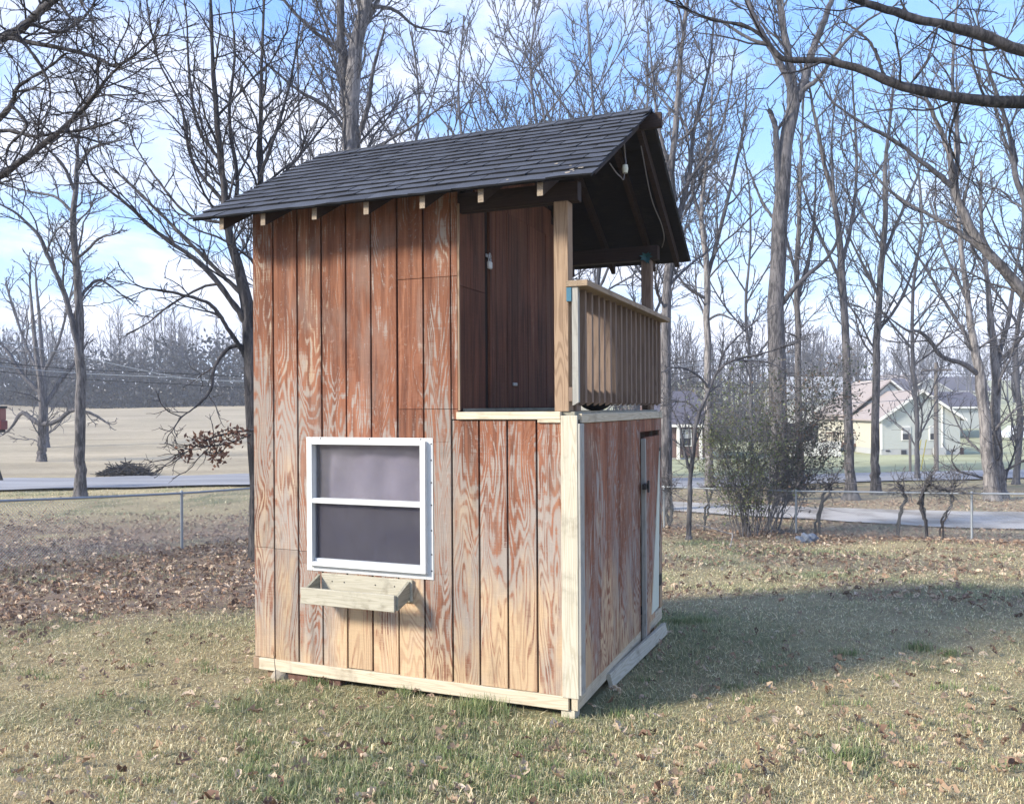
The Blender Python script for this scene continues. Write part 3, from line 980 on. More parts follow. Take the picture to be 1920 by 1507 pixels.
link('curtain', mesh_np('curtain', np.stack([cx.ravel(), cy.ravel(), cz.ravel()], 1), np.stack([ci, ci + 1, ci + n + 1, ci + n], 1), MATS['curtain_cloth'], smooth=True), None, win)
for (a, z) in [(WA0 + .012, z) for z in (.86, .97, 1.13, 1.30, 1.45, 1.60, 1.71)] + [(WA1 - .012, z) for z in (.90, 1.02, 1.18, 1.35, 1.5, 1.65)] + [(a, WZ1 - .009) for a in (1.1, 1.5, 1.9)]:
    box('screw', MATS['iron_black'], win, -a - .0045, -a + .0045, -.0135, -.0116, z - .0045, z + .0045, 0)

# bottomless planter under the window
pl = empty('planter_box')
pl.parent = house
GL = MATS['grey_lumber']
box('planter_front', GL, pl, -1.934, -1.196, -.212, -.190, .612, .722, .003)
box('planter_back', GL, pl, -1.890, -1.165, -.028, -.0085, .640, .790, .003)
for a in (1.915, 1.197):
    prism('planter_end', MATS['grey_lumber_side'], pl, [(-a - .001, -.1895, .620), (-a - .001, -.0285, .66), (-a - .001, -.0285, .782), (-a - .001, -.1895, .714)], (.018, 0, 0))
for a in (1.80, 1.70, 1.45, 1.30):
    box('screw', MATS['iron_black'], pl, -a - .004, -a + .004, -.0300, -.0282, .735, .743, 0)

# ------------------------------------------------------------------ small things by the playhouse
HM = Matrix.Translation(HOUSE_LOC) @ Matrix.Rotation(-(math.pi / 2 - TH), 4, 'Z')


def hw(a, b, z=0.0):
    return HM @ Vector((-a, b, z))


p0, p1 = at(1146, 1284, 5.86), at(1249, 1188, 7.25)
dirv = Vector((p1 - p0))
dirv.z = 0
plank = box('loose_plank', MATS['grey_lumber'], None, 0, dirv.length, -.018, .018, 0, .095, .003)
pz = float(ground_z(p0[0], p0[1]))
plank.location = (p0[0], p0[1], pz + .012)
plank.rotation_euler = (math.radians(-14), math.atan2(pz - float(ground_z(p1[0], p1[1])) - .02, dirv.length), math.atan2(dirv.y, dirv.x))
tag(plank, 'loose grey weathered plank lying on the grass along the playhouse side wall', 'plank')

for k, (px, py) in enumerate(((560, 1277), (618, 1283))):
    o = box('brick', MATS['brick_red'], None, -.11, .11, -.045, .045, 0, .06, .004)
    a = 2.12 - k * .25
    w = hw(a, .05)
    o.location = (w.x, w.y, float(ground_z(w.x, w.y)) - .015)
    o.rotation_euler = (0, 0, HM.to_euler().z + .05 * (k - .5))
    tag(o, ('red brick under the playhouse base board, the one nearer the left foot' if k == 0 else 'red brick under the playhouse base board, the one nearer the planter'), 'brick', 'bricks under the playhouse')
bm = bmesh.new()
bmesh.ops.create_icosphere(bm, subdivisions=2, radius=.06)
for v in bm.verts:
    v.co = Vector((v.co.x * 1.1, v.co.y * .8, v.co.z * .95)) * random.uniform(.9, 1.08)
o = bm_obj('rock', bm, MATS['stone'], None)
w = hw(2.27, .0)
o.location = (w.x, w.y, float(ground_z(w.x, w.y)) + .015)
tag(o, 'rounded tan rock tucked under the left foot of the playhouse', 'rock')
tube_obj('weed_stalk', MATS['bark_dark'], None, [tuple(hw(2.23, -.1, .0)), tuple(hw(2.235, -.1, .09)), tuple(hw(2.25, -.1, .22))], [.004, .003, .0015], 5, 8)
tag(bpy.data.objects['weed_stalk'], 'thin dry weed stalk standing before the base board', 'weed')
bm = bmesh.new()
bmesh.ops.create_uvsphere(bm, u_segments=20, v_segments=12, radius=.17)
for v in bm.verts:
    v.co.z *= .5
    v.co.x *= .8
o = bm_obj('cushion', bm, MATS['rubber_dark'], None)
w = hw(.34, 1.55, 1.9215)
o.location = (w.x, w.y, w.z + .082)
tag(o, 'dark rounded cushion lying on the balcony deck behind the railing', 'cushion')
# sprig of artificial greenery on the far post
fl = tag(empty('greenery_sprig', tuple(hw(.095, 2.315, 3.27))), 'small teal artificial greenery sprig hung on the far balcony post', 'ornament')
for k in range(16):
    an = k * 2.4
    tl = random.uniform(.035, .08)
    dv = Vector((math.cos(an), -.5, math.sin(an) - .35)).normalized() * tl
    bm = bmesh.new()
    side_ = dv.cross(Vector((0, 1, 0))).normalized() * .012
    a, b, c, d = (bm.verts.new(p) for p in (Vector((0, 0, 0)), dv * .5 + side_, dv, dv * .5 - side_))
    bm.faces.new((a, b, c, d))
    bm_obj('leaf', bm, MATS['plastic_leaf'], fl)


# ------------------------------------------------------------------ trees
def resample(polys, K):
    P, R = [], []
    for pts, rad in polys:
        p, r = catmull(pts, rad, K)
        P.append(p)
        R.append(r)
    return np.array(P), np.array(R)


def grow(P, R, dens, tmin, tmax, ang, lratio, K, wig, trop, rng, rmin, rfac=.62, lmin=.15, lmax=6.0, rend=None, angsd=.2, cmin=1):
    N, KP, _ = P.shape
    seg = np.linalg.norm(np.diff(P, axis=1), axis=2)
    L = seg.sum(1)
    cnt = np.maximum(cmin, np.round(L * dens * rng.uniform(.75, 1.25, N))).astype(int)
    idx = np.repeat(np.arange(N), cnt)
    j = np.concatenate([np.arange(c) for c in cnt])
    t = tmin + (tmax - tmin) * (j + rng.uniform(.05, .95, len(j))) / cnt[idx]
    f = t * (KP - 1)
    i0 = np.minimum(f.astype(int), KP - 2)
    fr = (f - i0)[:, None]
    p = P[idx, i0] * (1 - fr) + P[idx, i0 + 1] * fr
    T = P[idx, i0 + 1] - P[idx, i0]
    T /= np.linalg.norm(T, axis=1, keepdims=True) + 1e-9
    rp = R[idx, i0] * (1 - fr[:, 0]) + R[idx, i0 + 1] * fr[:, 0]
    ref = np.where(np.abs(T[:, 2:3]) > .9, np.array([[1.0, 0, 0]]), np.array([[0, 0, 1.0]]))
    A = np.cross(T, ref)
    A /= np.linalg.norm(A, axis=1, keepdims=True) + 1e-9
    B = np.cross(T, A)
    phi = j * 2.4 + rng.uniform(-.9, .9, len(j)) + idx * 1.7
    th = ang + rng.normal(0, angsd, len(j))
    d = np.cos(th)[:, None] * T + np.sin(th)[:, None] * (np.cos(phi)[:, None] * A + np.sin(phi)[:, None] * B)
    ln = np.clip(L[idx] * lratio * (1.15 - .75 * t) * rng.uniform(.6, 1.3, len(j)), lmin, lmax)
    step = ln / (K - 1)
    pts = [p]
    up = np.array([0, 0, 1.0])
    for k in range(K - 1):
        d = d + rng.normal(0, wig, d.shape) + up * trop
        d /= np.linalg.norm(d, axis=1, keepdims=True) + 1e-9
        p = p + d * step[:, None]
        pts.append(p)
    C = np.stack(pts, axis=1)
    r0 = np.maximum(np.minimum(rp * rfac, ln * .0115 + rmin * .5), rmin)
    re = np.maximum(r0 * .35, rmin * .7) if rend is None else np.full(len(r0), rend)
    CR = r0[:, None] * (1 - np.linspace(0, 1, K)[None]) + re[:, None] * np.linspace(0, 1, K)[None]
    return C, CR


def roughen(V, amp, seed):
    r = np.random.default_rng(seed)
    return V + r.normal(0, amp, V.shape)


def tree(name, label, polys, seed, mat='bark_grey', rmin=.006, levels=3, d1=1.6, d2=3.2, d3=5.0, l1=.42, l2=.45, l3=.5, trop=.06, tmin=.35, twig_k=3, ang=.75, group=None, cat='tree', top_only=1, wig=.16, maxl1=5.0, trunk_n=None):
    rng = np.random.default_rng(seed)
    base = np.array(polys[0][0][0])
    root = tag(empty(name, tuple(base)), label, cat, group)
    P, R = resample(polys, 34)
    R = R * .74
    P = P - base
    nP, K = P.shape[:2]
    jit = rng.normal(0, 1, P.shape) * (R * .10)[:, :, None]
    jit[:1, :9] = 0
    jit[:, 0] = 0
    P = P + jit
    k = trunk_n or 1
    V, Fq = tubes(P[:k], R[:k], 14)
    link('trunk', mesh_np('trunk', roughen(V, .006, seed), Fq, MATS[mat], smooth=True), None, root)
    parts = []
    if nP > k:
        V, Fq = tubes(P[k:], R[k:], 8)
        parts.append((roughen(V, .004, seed + 1), Fq))
    # the trunk carries branches on its upper part, limbs along most of their length
    Ps, Rs = P, R
    lv = []
    c0, r0 = grow(P[:1], R[:1], d1, tmin, .97, ang, l1 * .55, 9, wig, trop, rng, rmin * 2.0, lmax=maxl1, lmin=.5)
    lv.append((c0, r0))
    if nP > 1:
        c1, r1 = grow(P[1:], R[1:], d1, .12, .97, ang, l1, 9, wig, trop, rng, rmin * 2.0, lmax=maxl1, lmin=.4)
        lv.append((c1, r1))
    C = np.concatenate([a for a, _ in lv])
    CR = np.concatenate([b for _, b in lv])
    tips, tr = grow(P[:, 8:], R[:, 8:], .0, .93, .995, .5, .3, 9, wig, trop, rng, rmin * 2, lmax=2.5, lmin=.6, cmin=3)
    C = np.concatenate([C, tips])
    CR = np.concatenate([CR, tr])
    parts.append(tubes(C, CR, 5))
    if levels > 1:
        c2, r2 = grow(C, CR, d2 * 1.45, .12, .99, .7, l2, 5, wig * 1.1, trop, rng, rmin * 1.35, lmax=2.4, lmin=.25)
        parts.append(tubes(c2, r2, 4))
        if levels > 2:
            c3, r3 = grow(c2, r2, d3 * 2.7, .08, .99, .65, l3, twig_k, wig * 1.2, trop, rng, rmin, lmax=1.1, lmin=.15)
            parts.append(tubes(c3, r3, 3))
    V, Fq = join(parts)
    link('crown', mesh_np('crown', V, Fq, MATS[{'bark_pale': 'twig_grey', 'bark_grey': 'twig_grey', 'bark_dark': 'bark_dark', 'bark_far': 'bark_far'}[mat]], smooth=True), None, root)
    return root, P + base, C + base


def limb(pts, d, dd=0.0, rs=1.0):
    """pts: (x, y, width in photo pixels); d distance at the first point, dd drift per point"""
    P, R = [], []
    for k, (x, y, w) in enumerate(pts):
        dk = d + dd * k
        P.append(at(x, y, dk))
        R.append(max(.004, rs * w * dk / F_PX / 2))
    return (np.array(P), np.array(R))


def root_flare(lm, s=1.45, deep=.2):
    """set the foot into the ground and widen it"""
    P, R = lm
    g = float(ground_z(P[0][0], P[0][1]))
    r0 = R[0]
    h = max(1.2, r0 * 5)
    k = 1
    while k < len(P) - 1 and P[k][2] < g + h: k += 1
    top, rt = P[k], R[k]
    b = np.array([P[0][0], P[0][1], g])
    d = (top - b) / max(top[2] - g, .1)
    pts = [b + d * z for z in (-deep, .0, r0 * 1.1, r0 * 2.6, h * .8)]
    rad = [r0 * s * 1.1, r0 * s * .97, r0 * 1.14, r0 * 1.0, r0 * .4 + rt * .6]
    return (np.vstack([pts, P[k:]]), np.concatenate([rad, R[k:]]))


TG = 'bare winter trees round the yard'
tree('tree', 'slim grey bare tree on the left, standing before the road with a twin stem', [
    root_flare(limb([(151, 930, 27), (150, 800, 25), (151, 700, 24), (148, 600, 20), (146, 531, 18), (142, 480, 17), (137, 416, 15), (142, 361, 13), (144, 314, 10), (147, 263, 7), (160, 200, 4)], 27.4)),
    limb([(154, 705, 15), (140, 620, 14), (124, 560, 13), (113, 531, 12), (90, 480, 11), (72, 441, 9), (30, 400, 6), (-10, 378, 4)], 27.4, -.15),
    limb([(143, 485, 8), (163, 470, 7), (185, 448, 6), (212, 440, 3)], 27.4, -.2),
    limb([(151, 560, 8), (164, 540, 8), (185, 525, 7), (205, 535, 5), (233, 556, 3)], 27.4, .2),
    limb([(137, 400, 8), (105, 370, 7), (60, 360, 5), (10, 348, 3)], 27.4, .3),
    limb([(142, 361, 9), (118, 310, 8), (95, 285, 6), (70, 260, 4)], 27.4, -.3),
    limb([(144, 320, 9), (170, 280, 8), (200, 270, 6), (230, 262, 3)], 27.4, -.3)],
    101, 'bark_grey', rmin=.009, d1=1.1, d2=2.2, d3=3.2, tmin=.55, maxl1=3.2)
tree('tree', 'low spreading bare tree in the pale field, just left of the slim twin-stemmed tree', [
    root_flare(limb([(78, 866, 20), (77, 830, 17), (80, 790, 19), (76, 720, 14), (66, 640, 10), (58, 560, 6), (55, 510, 3)], 45)),
    limb([(80, 800, 14), (60, 785, 12), (40, 775, 10), (22, 800, 6), (5, 815, 4)], 45, .3),
    limb([(80, 795, 14), (105, 790, 12), (135, 770, 10), (170, 775, 8), (205, 795, 4)], 45, -.4),
    limb([(79, 770, 12), (110, 720, 10), (140, 680, 8), (165, 640, 5)], 45, .4),
    limb([(78, 740, 12), (40, 700, 10), (15, 660, 8), (-20, 620, 4)], 45, .4)],
    102, 'bark_grey', rmin=.013, d1=1.0, d2=1.6, d3=2.0, maxl1=4.5)
tree('tree', 'tall bare tree standing farther back in the field behind the low spreading one', [
    root_flare(limb([(86, 838, 16), (84, 760, 14), (80, 680, 11), (74, 600, 8), (68, 530, 5), (66, 505, 3)], 57)),
    limb([(82, 720, 9), (50, 650, 7), (25, 580, 5), (10, 530, 3)], 57, .3),
    limb([(82, 700, 9), (110, 640, 7), (128, 570, 5), (140, 520, 3)], 57, -.4)],
    103, 'bark_far', rmin=.016, d1=1.0, d2=1.4, d3=1.4, maxl1=4.5)
b_root, b_P, b_C = tree('tree', 'large dark many-stemmed bare tree close behind the left edge of the playhouse', [
    root_flare(limb([(486, 1010, 46), (482, 880, 42), (474, 760, 38), (470, 660, 36), (464, 580, 31), (450, 510, 25), (427, 430, 20), (420, 360, 17), (412, 290, 15), (405, 200, 12), (398, 100, 8), (395, 0, 5), (392, -90, 3)], 14.6)),
    limb([(474, 640, 24), (488, 540, 20), (487, 420, 16), (488, 330, 15), (488, 250, 12), (490, 150, 9), (494, 30, 6), (498, -60, 3)], 14.6, .1),
    limb([(464, 610, 17), (420, 545, 14), (370, 490, 12), (300, 440, 10), (240, 385, 8), (175, 330, 6), (158, 280, 4)], 14.6, -.15),
    limb([(458, 555, 13), (400, 500, 11), (330, 430, 9), (270, 370, 7), (215, 320, 4)], 14.6, .2),
    limb([(468, 680, 14), (430, 620, 11), (395, 572, 9), (330, 550, 7), (268, 540, 4)], 14.6, -.2),
    limb([(468, 650, 11), (430, 652, 9), (402, 690, 8), (395, 730, 7), (370, 760, 5), (335, 785, 3)], 14.6, -.15),
    limb([(430, 440, 12), (445, 340, 10), (430, 220, 8), (440, 100, 6), (430, -20, 3)], 14.6, .15),
    limb([(420, 380, 10), (360, 300, 8), (340, 200, 6), (300, 120, 4), (280, 40, 3)], 14.6, -.1),
    limb([(412, 300, 9), (372, 240, 7), (355, 140, 6), (350, 40, 4), (340, -40, 2)], 14.6, .2),
    limb([(488, 330, 10), (520, 240, 8), (545, 150, 6), (560, 60, 4), (570, -30, 3)], 14.6, .2),
    limb([(487, 400, 9), (530, 330, 8), (580, 270, 6), (620, 220, 4)], 14.6, .3),
    limb([(425, 420, 8), (350, 400, 7), (290, 330, 5), (250, 270, 3)], 14.6, .3),
    limb([(476, 806, 6), (430, 812, 5), (385, 826, 4), (345, 850, 2.5)], 14.2, -.1),
    limb([(470, 815, 4), (430, 830, 3.5), (395, 836, 3)], 14.2, -.1)],
    104, 'bark_dark', rmin=.005, d1=2.0, d2=3.2, d3=3.6, tmin=.5, maxl1=1.8, trop=.05)
tree('tree', 'tall thick-trunked bare tree rising behind the left half of the roof', [
    root_flare(limb([(652, 905, 66), (652, 700, 52), (655, 400, 46), (655, 280, 43), (660, 180, 40), (668, 90, 34), (685, 10, 30), (700, -80, 24), (710, -200, 16), (715, -330, 8)], 25)),
    limb([(656, 240, 30), (645, 140, 25), (640, 60, 22), (636, -40, 17), (625, -160, 10), (620, -260, 5)], 25, .1),
    limb([(668, 265, 14), (690, 200, 12), (700, 130, 9), (720, 60, 6)], 25, -.3),
    limb([(640, 100, 12), (590, 60, 10), (540, 10, 8), (500, -50, 4)], 25, -.3),
    limb([(660, 260, 12), (610, 200, 10), (560, 170, 8), (500, 120, 5), (460, 90, 3)], 25, -.3),
    limb([(690, 10, 12), (740, 20, 9), (780, 50, 6), (830, 60, 3)], 25, .3),
    limb([(665, 330, 10), (720, 270, 8), (770, 240, 6), (830, 200, 3)], 25, -.2),
    limb([(680, 60, 12), (720, -20, 9), (770, -90, 5)], 25, .3)],
    105, 'bark_pale', rmin=.008, d1=1.5, d2=2.4, d3=3.0, tmin=.45, maxl1=3.4)


def auto_tree(label, xb, yb, d, xt, yt, wpx, seed, mat='bark_far', nl=5, rmin=.012, spread=.30, **kw):
    rng = np.random.default_rng(seed)
    n = 7
    ts = np.linspace(0, 1, n)
    pts = [(xb + (xt - xb) * t + (rng.normal(0, 7) if 0 < k else 0), yb + (yt - yb) * t, wpx * (1 - .82 * t)) for k, t in enumerate(ts)]
    pts = [(a_, b_, c_ * .8) for a_, b_, c_ in pts]
    polys = [root_flare(limb(pts, d))]
    H = yb - yt
    for k in range(nl):
        t0 = .32 + .5 * k / nl + rng.uniform(-.03, .03)
        x0, y0 = np.interp(t0, ts, [p[0] for p in pts]), yb + (yt - yb) * t0
        w0 = wpx * (1 - .82 * t0) * .5
        s = (1 if (k + seed) % 2 else -1) * rng.uniform(.6, 1.25)
        ll = H * rng.uniform(.30, .46) * (1.15 - .6 * t0)
        dx = s * spread * ll * 1.7
        polys.append(limb([(x0, y0, w0), (x0 + dx * .45, y0 - ll * .35, w0 * .78), (x0 + dx * .75, y0 - ll * .7, w0 * .5), (x0 + dx * .95, y0 - ll * 1.05, w0 * .25)], d, rng.uniform(-.5, .5)))
    kw.setdefault('d1', 1.1)
    kw.setdefault('d2', 1.5)
    kw.setdefault('d3', 1.6)
    return tree('tree', label, polys, seed, mat, rmin=rmin, tmin=.4, maxl1=3.6, trop=.10, **kw)


auto_tree('bare tree behind the roof between the thick trunk and the roof middle', 790, 900, 36, 770, 60, 24, 201, nl=7)
auto_tree('slender bare tree over the middle of the roof, its crown leaning left', 905, 900, 38, 860, 30, 22, 202, nl=8)
auto_tree('bare tree over the right half of the roof with a straight dark stem', 1003, 900, 40, 1000, -30, 24, 203, nl=8)
auto_tree('bare tree with forked upright crown just left of the roof peak', 1120, 900, 37, 1105, -20, 22, 204, nl=8)
auto_tree('thin upright bare tree directly over the roof peak', 1195, 900, 42, 1215, 20, 20, 205, nl=7)
auto_tree('thin bare tree showing between the dark many-stemmed tree and the roof', 575, 900, 33, 560, 80, 20, 206, nl=6)
tree('tree', 'bare tree close to the right of the balcony, partly hidden by the railing', [
    root_flare(limb([(1246, 930, 34), (1248, 800, 30), (1248, 700, 27), (1250, 560, 23), (1262, 420, 20), (1259, 330, 17), (1267, 230, 14), (1275, 120, 11), (1290, 0, 7), (1295, -80, 4)], 26)),
    limb([(1256, 480, 16), (1275, 400, 14), (1292, 330, 12), (1302, 240, 10), (1330, 120, 7), (1340, 20, 4)], 26, .1),
    limb([(1262, 330, 9), (1235, 240, 8), (1225, 150, 6), (1215, 60, 3)], 26, .3),
    limb([(1290, 340, 9), (1340, 270, 7), (1365, 190, 5), (1375, 110, 3)], 26, -.2),
    limb([(1250, 540, 8), (1290, 500, 6), (1330, 470, 4)], 26, .3)],
    107, 'bark_grey', rmin=.008, d1=1.3, d2=2.2, d3=2.8, tmin=.5, maxl1=3.0, trop=.1)
tree('tree', 'pale straight young tree right of the balcony, second trunk from the playhouse', [
    root_flare(limb([(1330, 915, 22), (1327, 760, 19), (1326, 620, 17), (1325, 500, 15), (1318, 440, 13), (1316, 380, 10), (1328, 280, 7), (1335, 180, 4), (1338, 100, 2)], 34)),
    limb([(1326, 520, 11), (1345, 450, 10), (1375, 330, 8), (1395, 230, 6), (1400, 150, 3)], 34, .2),
    limb([(1324, 560, 9), (1290, 540, 7), (1262, 505, 5), (1240, 480, 3)], 34, -.2),
    limb([(1318, 430, 9), (1296, 340, 7), (1290, 260, 5), (1280, 190, 3)], 34, .2),
    limb([(1327, 600, 7), (1350, 590, 6), (1378, 600, 3)], 34, -.3)],
    108, 'bark_pale', rmin=.009, d1=1.2, d2=2.0, d3=2.4, tmin=.5, maxl1=3.4, trop=.12)
tree('tree', 'stout grey bare tree with broken stub and forked crown, right of centre', [
    root_flare(limb([(1462, 940, 48), (1462, 880, 44), (1458, 700, 43), (1456, 560, 41), (1460, 440, 38), (1467, 340, 36), (1477, 250, 33), (1487, 195, 32), (1483, 140, 22), (1474, 80, 17), (1462, 20, 13), (1455, -40, 9), (1450, -140, 5)], 29.5)),
    limb([(1484, 195, 20), (1476, 145, 18), (1442, 85, 16), (1410, 25, 13), (1395, -30, 10), (1370, -100, 5)], 29.5, -.15),
    limb([(1494, 190, 24), (1508, 150, 21), (1523, 95, 19), (1545, 40, 16), (1566, -20, 12), (1590, -100, 6)], 29.5, .1),
    limb([(1500, 175, 14), (1540, 140, 11), (1575, 90, 9), (1625, 40, 6), (1680, 10, 3)], 29.5, -.3),
    limb([(1463, 380, 19), (1457, 300, 17), (1455, 245, 15), (1447, 218, 13), (1442, 206, 11)], 29.5, -.1),
    limb([(1457, 245, 8), (1470, 225, 7), (1482, 195, 5), (1492, 160, 3)], 29.5, -.2),
    limb([(1466, 570, 14), (1485, 545, 13), (1515, 515, 11), (1545, 490, 9), (1566, 460, 7), (1575, 420, 4)], 29.5, -.3),
    limb([(1440, 85, 9), (1400, 70, 8), (1350, 40, 6), (1310, 30, 3)], 29.5, .2),
    limb([(1458, 420, 8), (1430, 380, 7), (1405, 320, 4)], 29.5, .2)],
    109, 'bark_grey', rmin=.009, d1=.75, d2=1.6, d3=2.2, tmin=.75, maxl1=3.0)
tree('tree', 'thin bare tree just right of the stout stubbed trunk', [
    root_flare(limb([(1500, 915, 22), (1497, 760, 17), (1496, 620, 15), (1493, 540, 13), (1498, 420, 11), (1500, 330, 8), (1505, 220, 5), (1508, 130, 3)], 34)),
    limb([(1495, 560, 10), (1520, 470, 8), (1528, 380, 6), (1530, 300, 3)], 34, .2),
    limb([(1494, 520, 9), (1470, 430, 7), (1450, 350, 4)], 34, .2)],
    110, 'bark_grey', rmin=.009, d1=1.2, d2=1.9, d3=2.3, tmin=.5, maxl1=3.2, trop=.12)
tree('tree', 'ivy-touched bare tree with flared foot standing before the house deck', [
    root_flare(limb([(1596, 936, 28), (1591, 880, 24), (1587, 700, 20), (1582, 560, 18), (1575, 460, 16), (1568, 400, 13), (1546, 310, 10), (1530, 230, 8), (1515, 150, 4)], 29.6), 1.9),
    limb([(1578, 500, 10), (1600, 400, 9), (1606, 300, 7), (1600, 180, 5), (1595, 90, 3)], 29.6, .2),
    limb([(1582, 540, 10), (1550, 470, 8), (1520, 400, 6), (1500, 330, 4)], 29.6, .3),
    limb([(1572, 430, 9), (1562, 340, 7), (1560, 250, 5), (1570, 160, 3)], 29.6, -.2)],
    111, 'bark_grey', rmin=.008, d1=1.2, d2=2.0, d3=2.4, tmin=.5, maxl1=3.0, trop=.1)
tree('tree', 'straight bare tree standing before the cream side wall of the house', [
    root_flare(limb([(1643, 918, 24), (1640, 850, 20), (1643, 700, 18), (1646, 600, 16), (1655, 470, 14), (1660, 400, 12), (1660, 300, 9), (1672, 200, 6), (1678, 110, 3)], 32)),
    limb([(1656, 480, 9), (1690, 400, 8), (1720, 330, 6), (1740, 260, 3)], 32, .2),
    limb([(1650, 560, 9), (1620, 500, 7), (1590, 440, 4)], 32, -.2),
    limb([(1648, 620, 8), (1690, 560, 7), (1720, 480, 5), (1740, 420, 3)], 32, .2)],
    112, 'bark_grey', rmin=.009, d1=1.2, d2=2.0, d3=2.3, tmin=.5, maxl1=3.2, trop=.1)
tree('tree', 'pale twin-trunked bare tree on the far right, before the pale green house', [
    root_flare(limb([(1861, 941, 34), (1855, 855, 29), (1844, 764, 26), (1836, 698, 24), (1826, 644, 18), (1818, 600, 16), (1810, 530, 13), (1800, 450, 10), (1795, 350, 7), (1790, 250, 4)], 28.8)),
    root_flare(limb([(1876, 925, 30), (1870, 855, 26), (1866, 782, 24), (1868, 709, 22), (1863, 655, 18), (1857, 600, 15), (1850, 520, 12), (1840, 420, 9), (1840, 320, 5)], 29.3)),
    limb([(1838, 705, 14), (1807, 682, 13), (1767, 669, 11), (1745, 640, 10), (1723, 622, 8), (1698, 618, 6), (1660, 590, 3)], 28.8, -.2),
    limb([(1867, 700, 14), (1876, 655, 13), (1891, 600, 11), (1902, 520, 8), (1920, 430, 5)], 29.3, .1),
    limb([(1826, 650, 9), (1780, 580, 8), (1740, 510, 6), (1700, 450, 4)], 28.8, .2),
    limb([(1872, 680, 9), (1910, 640, 8), (1950, 580, 5)], 29.3, -.2),
    limb([(1858, 815, 8), (1880, 790, 6), (1910, 765, 4), (1935, 760, 3)], 28.8, -.3),
    limb([(1812, 560, 8), (1770, 470, 6), (1745, 380, 4)], 28.8, .3)],
    113, 'bark_pale', rmin=.009, d1=1.2, d2=1.9, d3=2.3, tmin=.5, maxl1=3.2, trunk_n=2)
auto_tree('thin bare tree behind the twin-trunked tree, leaning to the right', 1905, 925, 36, 1935, 120, 20, 207, nl=7)
auto_tree('thin bare tree showing between the cream-walled house and the twin trunks', 1720, 905, 39, 1725, 170, 16, 208, nl=7)
auto_tree('slender bare tree to the left of the stout stubbed trunk', 1412, 905, 39, 1405, 250, 15, 209, nl=6)
tree('tree', 'bare tree off the right edge sending a thick limb up across the frame', [
    root_flare(limb([(2120, 1030, 90), (2090, 850, 74), (2040, 720, 60), (1985, 625, 44), (1920, 548, 27), (1870, 492, 24), (1838, 455, 22), (1806, 400, 20), (1790, 355, 18), (1782, 300, 14), (1768, 255, 11), (1745, 205, 9), (1735, 180, 7)], 17)),
    limb([(1786, 350, 14), (1740, 312, 12), (1680, 266, 10), (1625, 236, 8), (1560, 190, 5), (1540, 150, 3)], 17, -.1),
    limb([(1791, 350, 12), (1796, 270, 10), (1786, 160, 8), (1790, 60, 6), (1800, -40, 4)], 17, .15),
    limb([(1880, 505, 14), (1830, 460, 12), (1760, 412, 10), (1700, 380, 8), (1655, 345, 6), (1600, 280, 3)], 17, .2),
    limb([(1940, 575, 18), (1930, 420, 16), (1905, 330, 13), (1890, 240, 10), (1850, 120, 7), (1830, 20, 4)], 17, .2),
    limb([(2010, 665, 26), (1990, 420, 22), (1960, 250, 16), (1930, 120, 11), (1920, -30, 7)], 17, .2)],
    114, 'bark_grey', rmin=.006, d1=1.5, d2=2.6, d3=3.2, tmin=.3, maxl1=2.0)
tree('tree', 'near dark oak off the right edge, its two heavy limbs reaching over the lawn', [
    root_flare(limb([(2420, 1240, 190), (2400, 900, 150), (2380, 500, 130), (2350, 150, 110), (2330, -200, 80)], 8.4)),
    limb([(2370, 330, 60), (2200, 250, 46), (2060, 205, 40), (1920, 192, 33), (1820, 188, 28), (1700, 165, 24), (1620, 133, 20), (1540, 113, 17), (1468, 110, 13), (1440, 80, 9), (1400, 50, 7), (1330, 35, 5), (1255, 3, 3)], 8.4, .03),
    limb([(2355, 230, 56), (2200, 170, 44), (2060, 130, 38), (1920, 94, 29), (1840, 65, 26), (1720, 35, 21), (1640, 12, 18), (1580, -10, 14), (1500, -50, 9), (1430, -90, 5)], 8.2, -.04),
    limb([(1660, 148, 8), (1638, 90, 7), (1610, 60, 5), (1580, 40, 3)], 8.6, .1),
    limb([(1700, 168, 7), (1740, 110, 6), (1760, 50, 4), (1800, 10, 3)], 8.6, .2),
    limb([(1800, 190, 7), (1780, 260, 5), (1800, 320, 3)], 8.6, .2)],
    115, 'bark_dark', rmin=.0032, d1=1.7, d2=3.4, d3=4.5, tmin=.8, maxl1=.9, l1=.3)
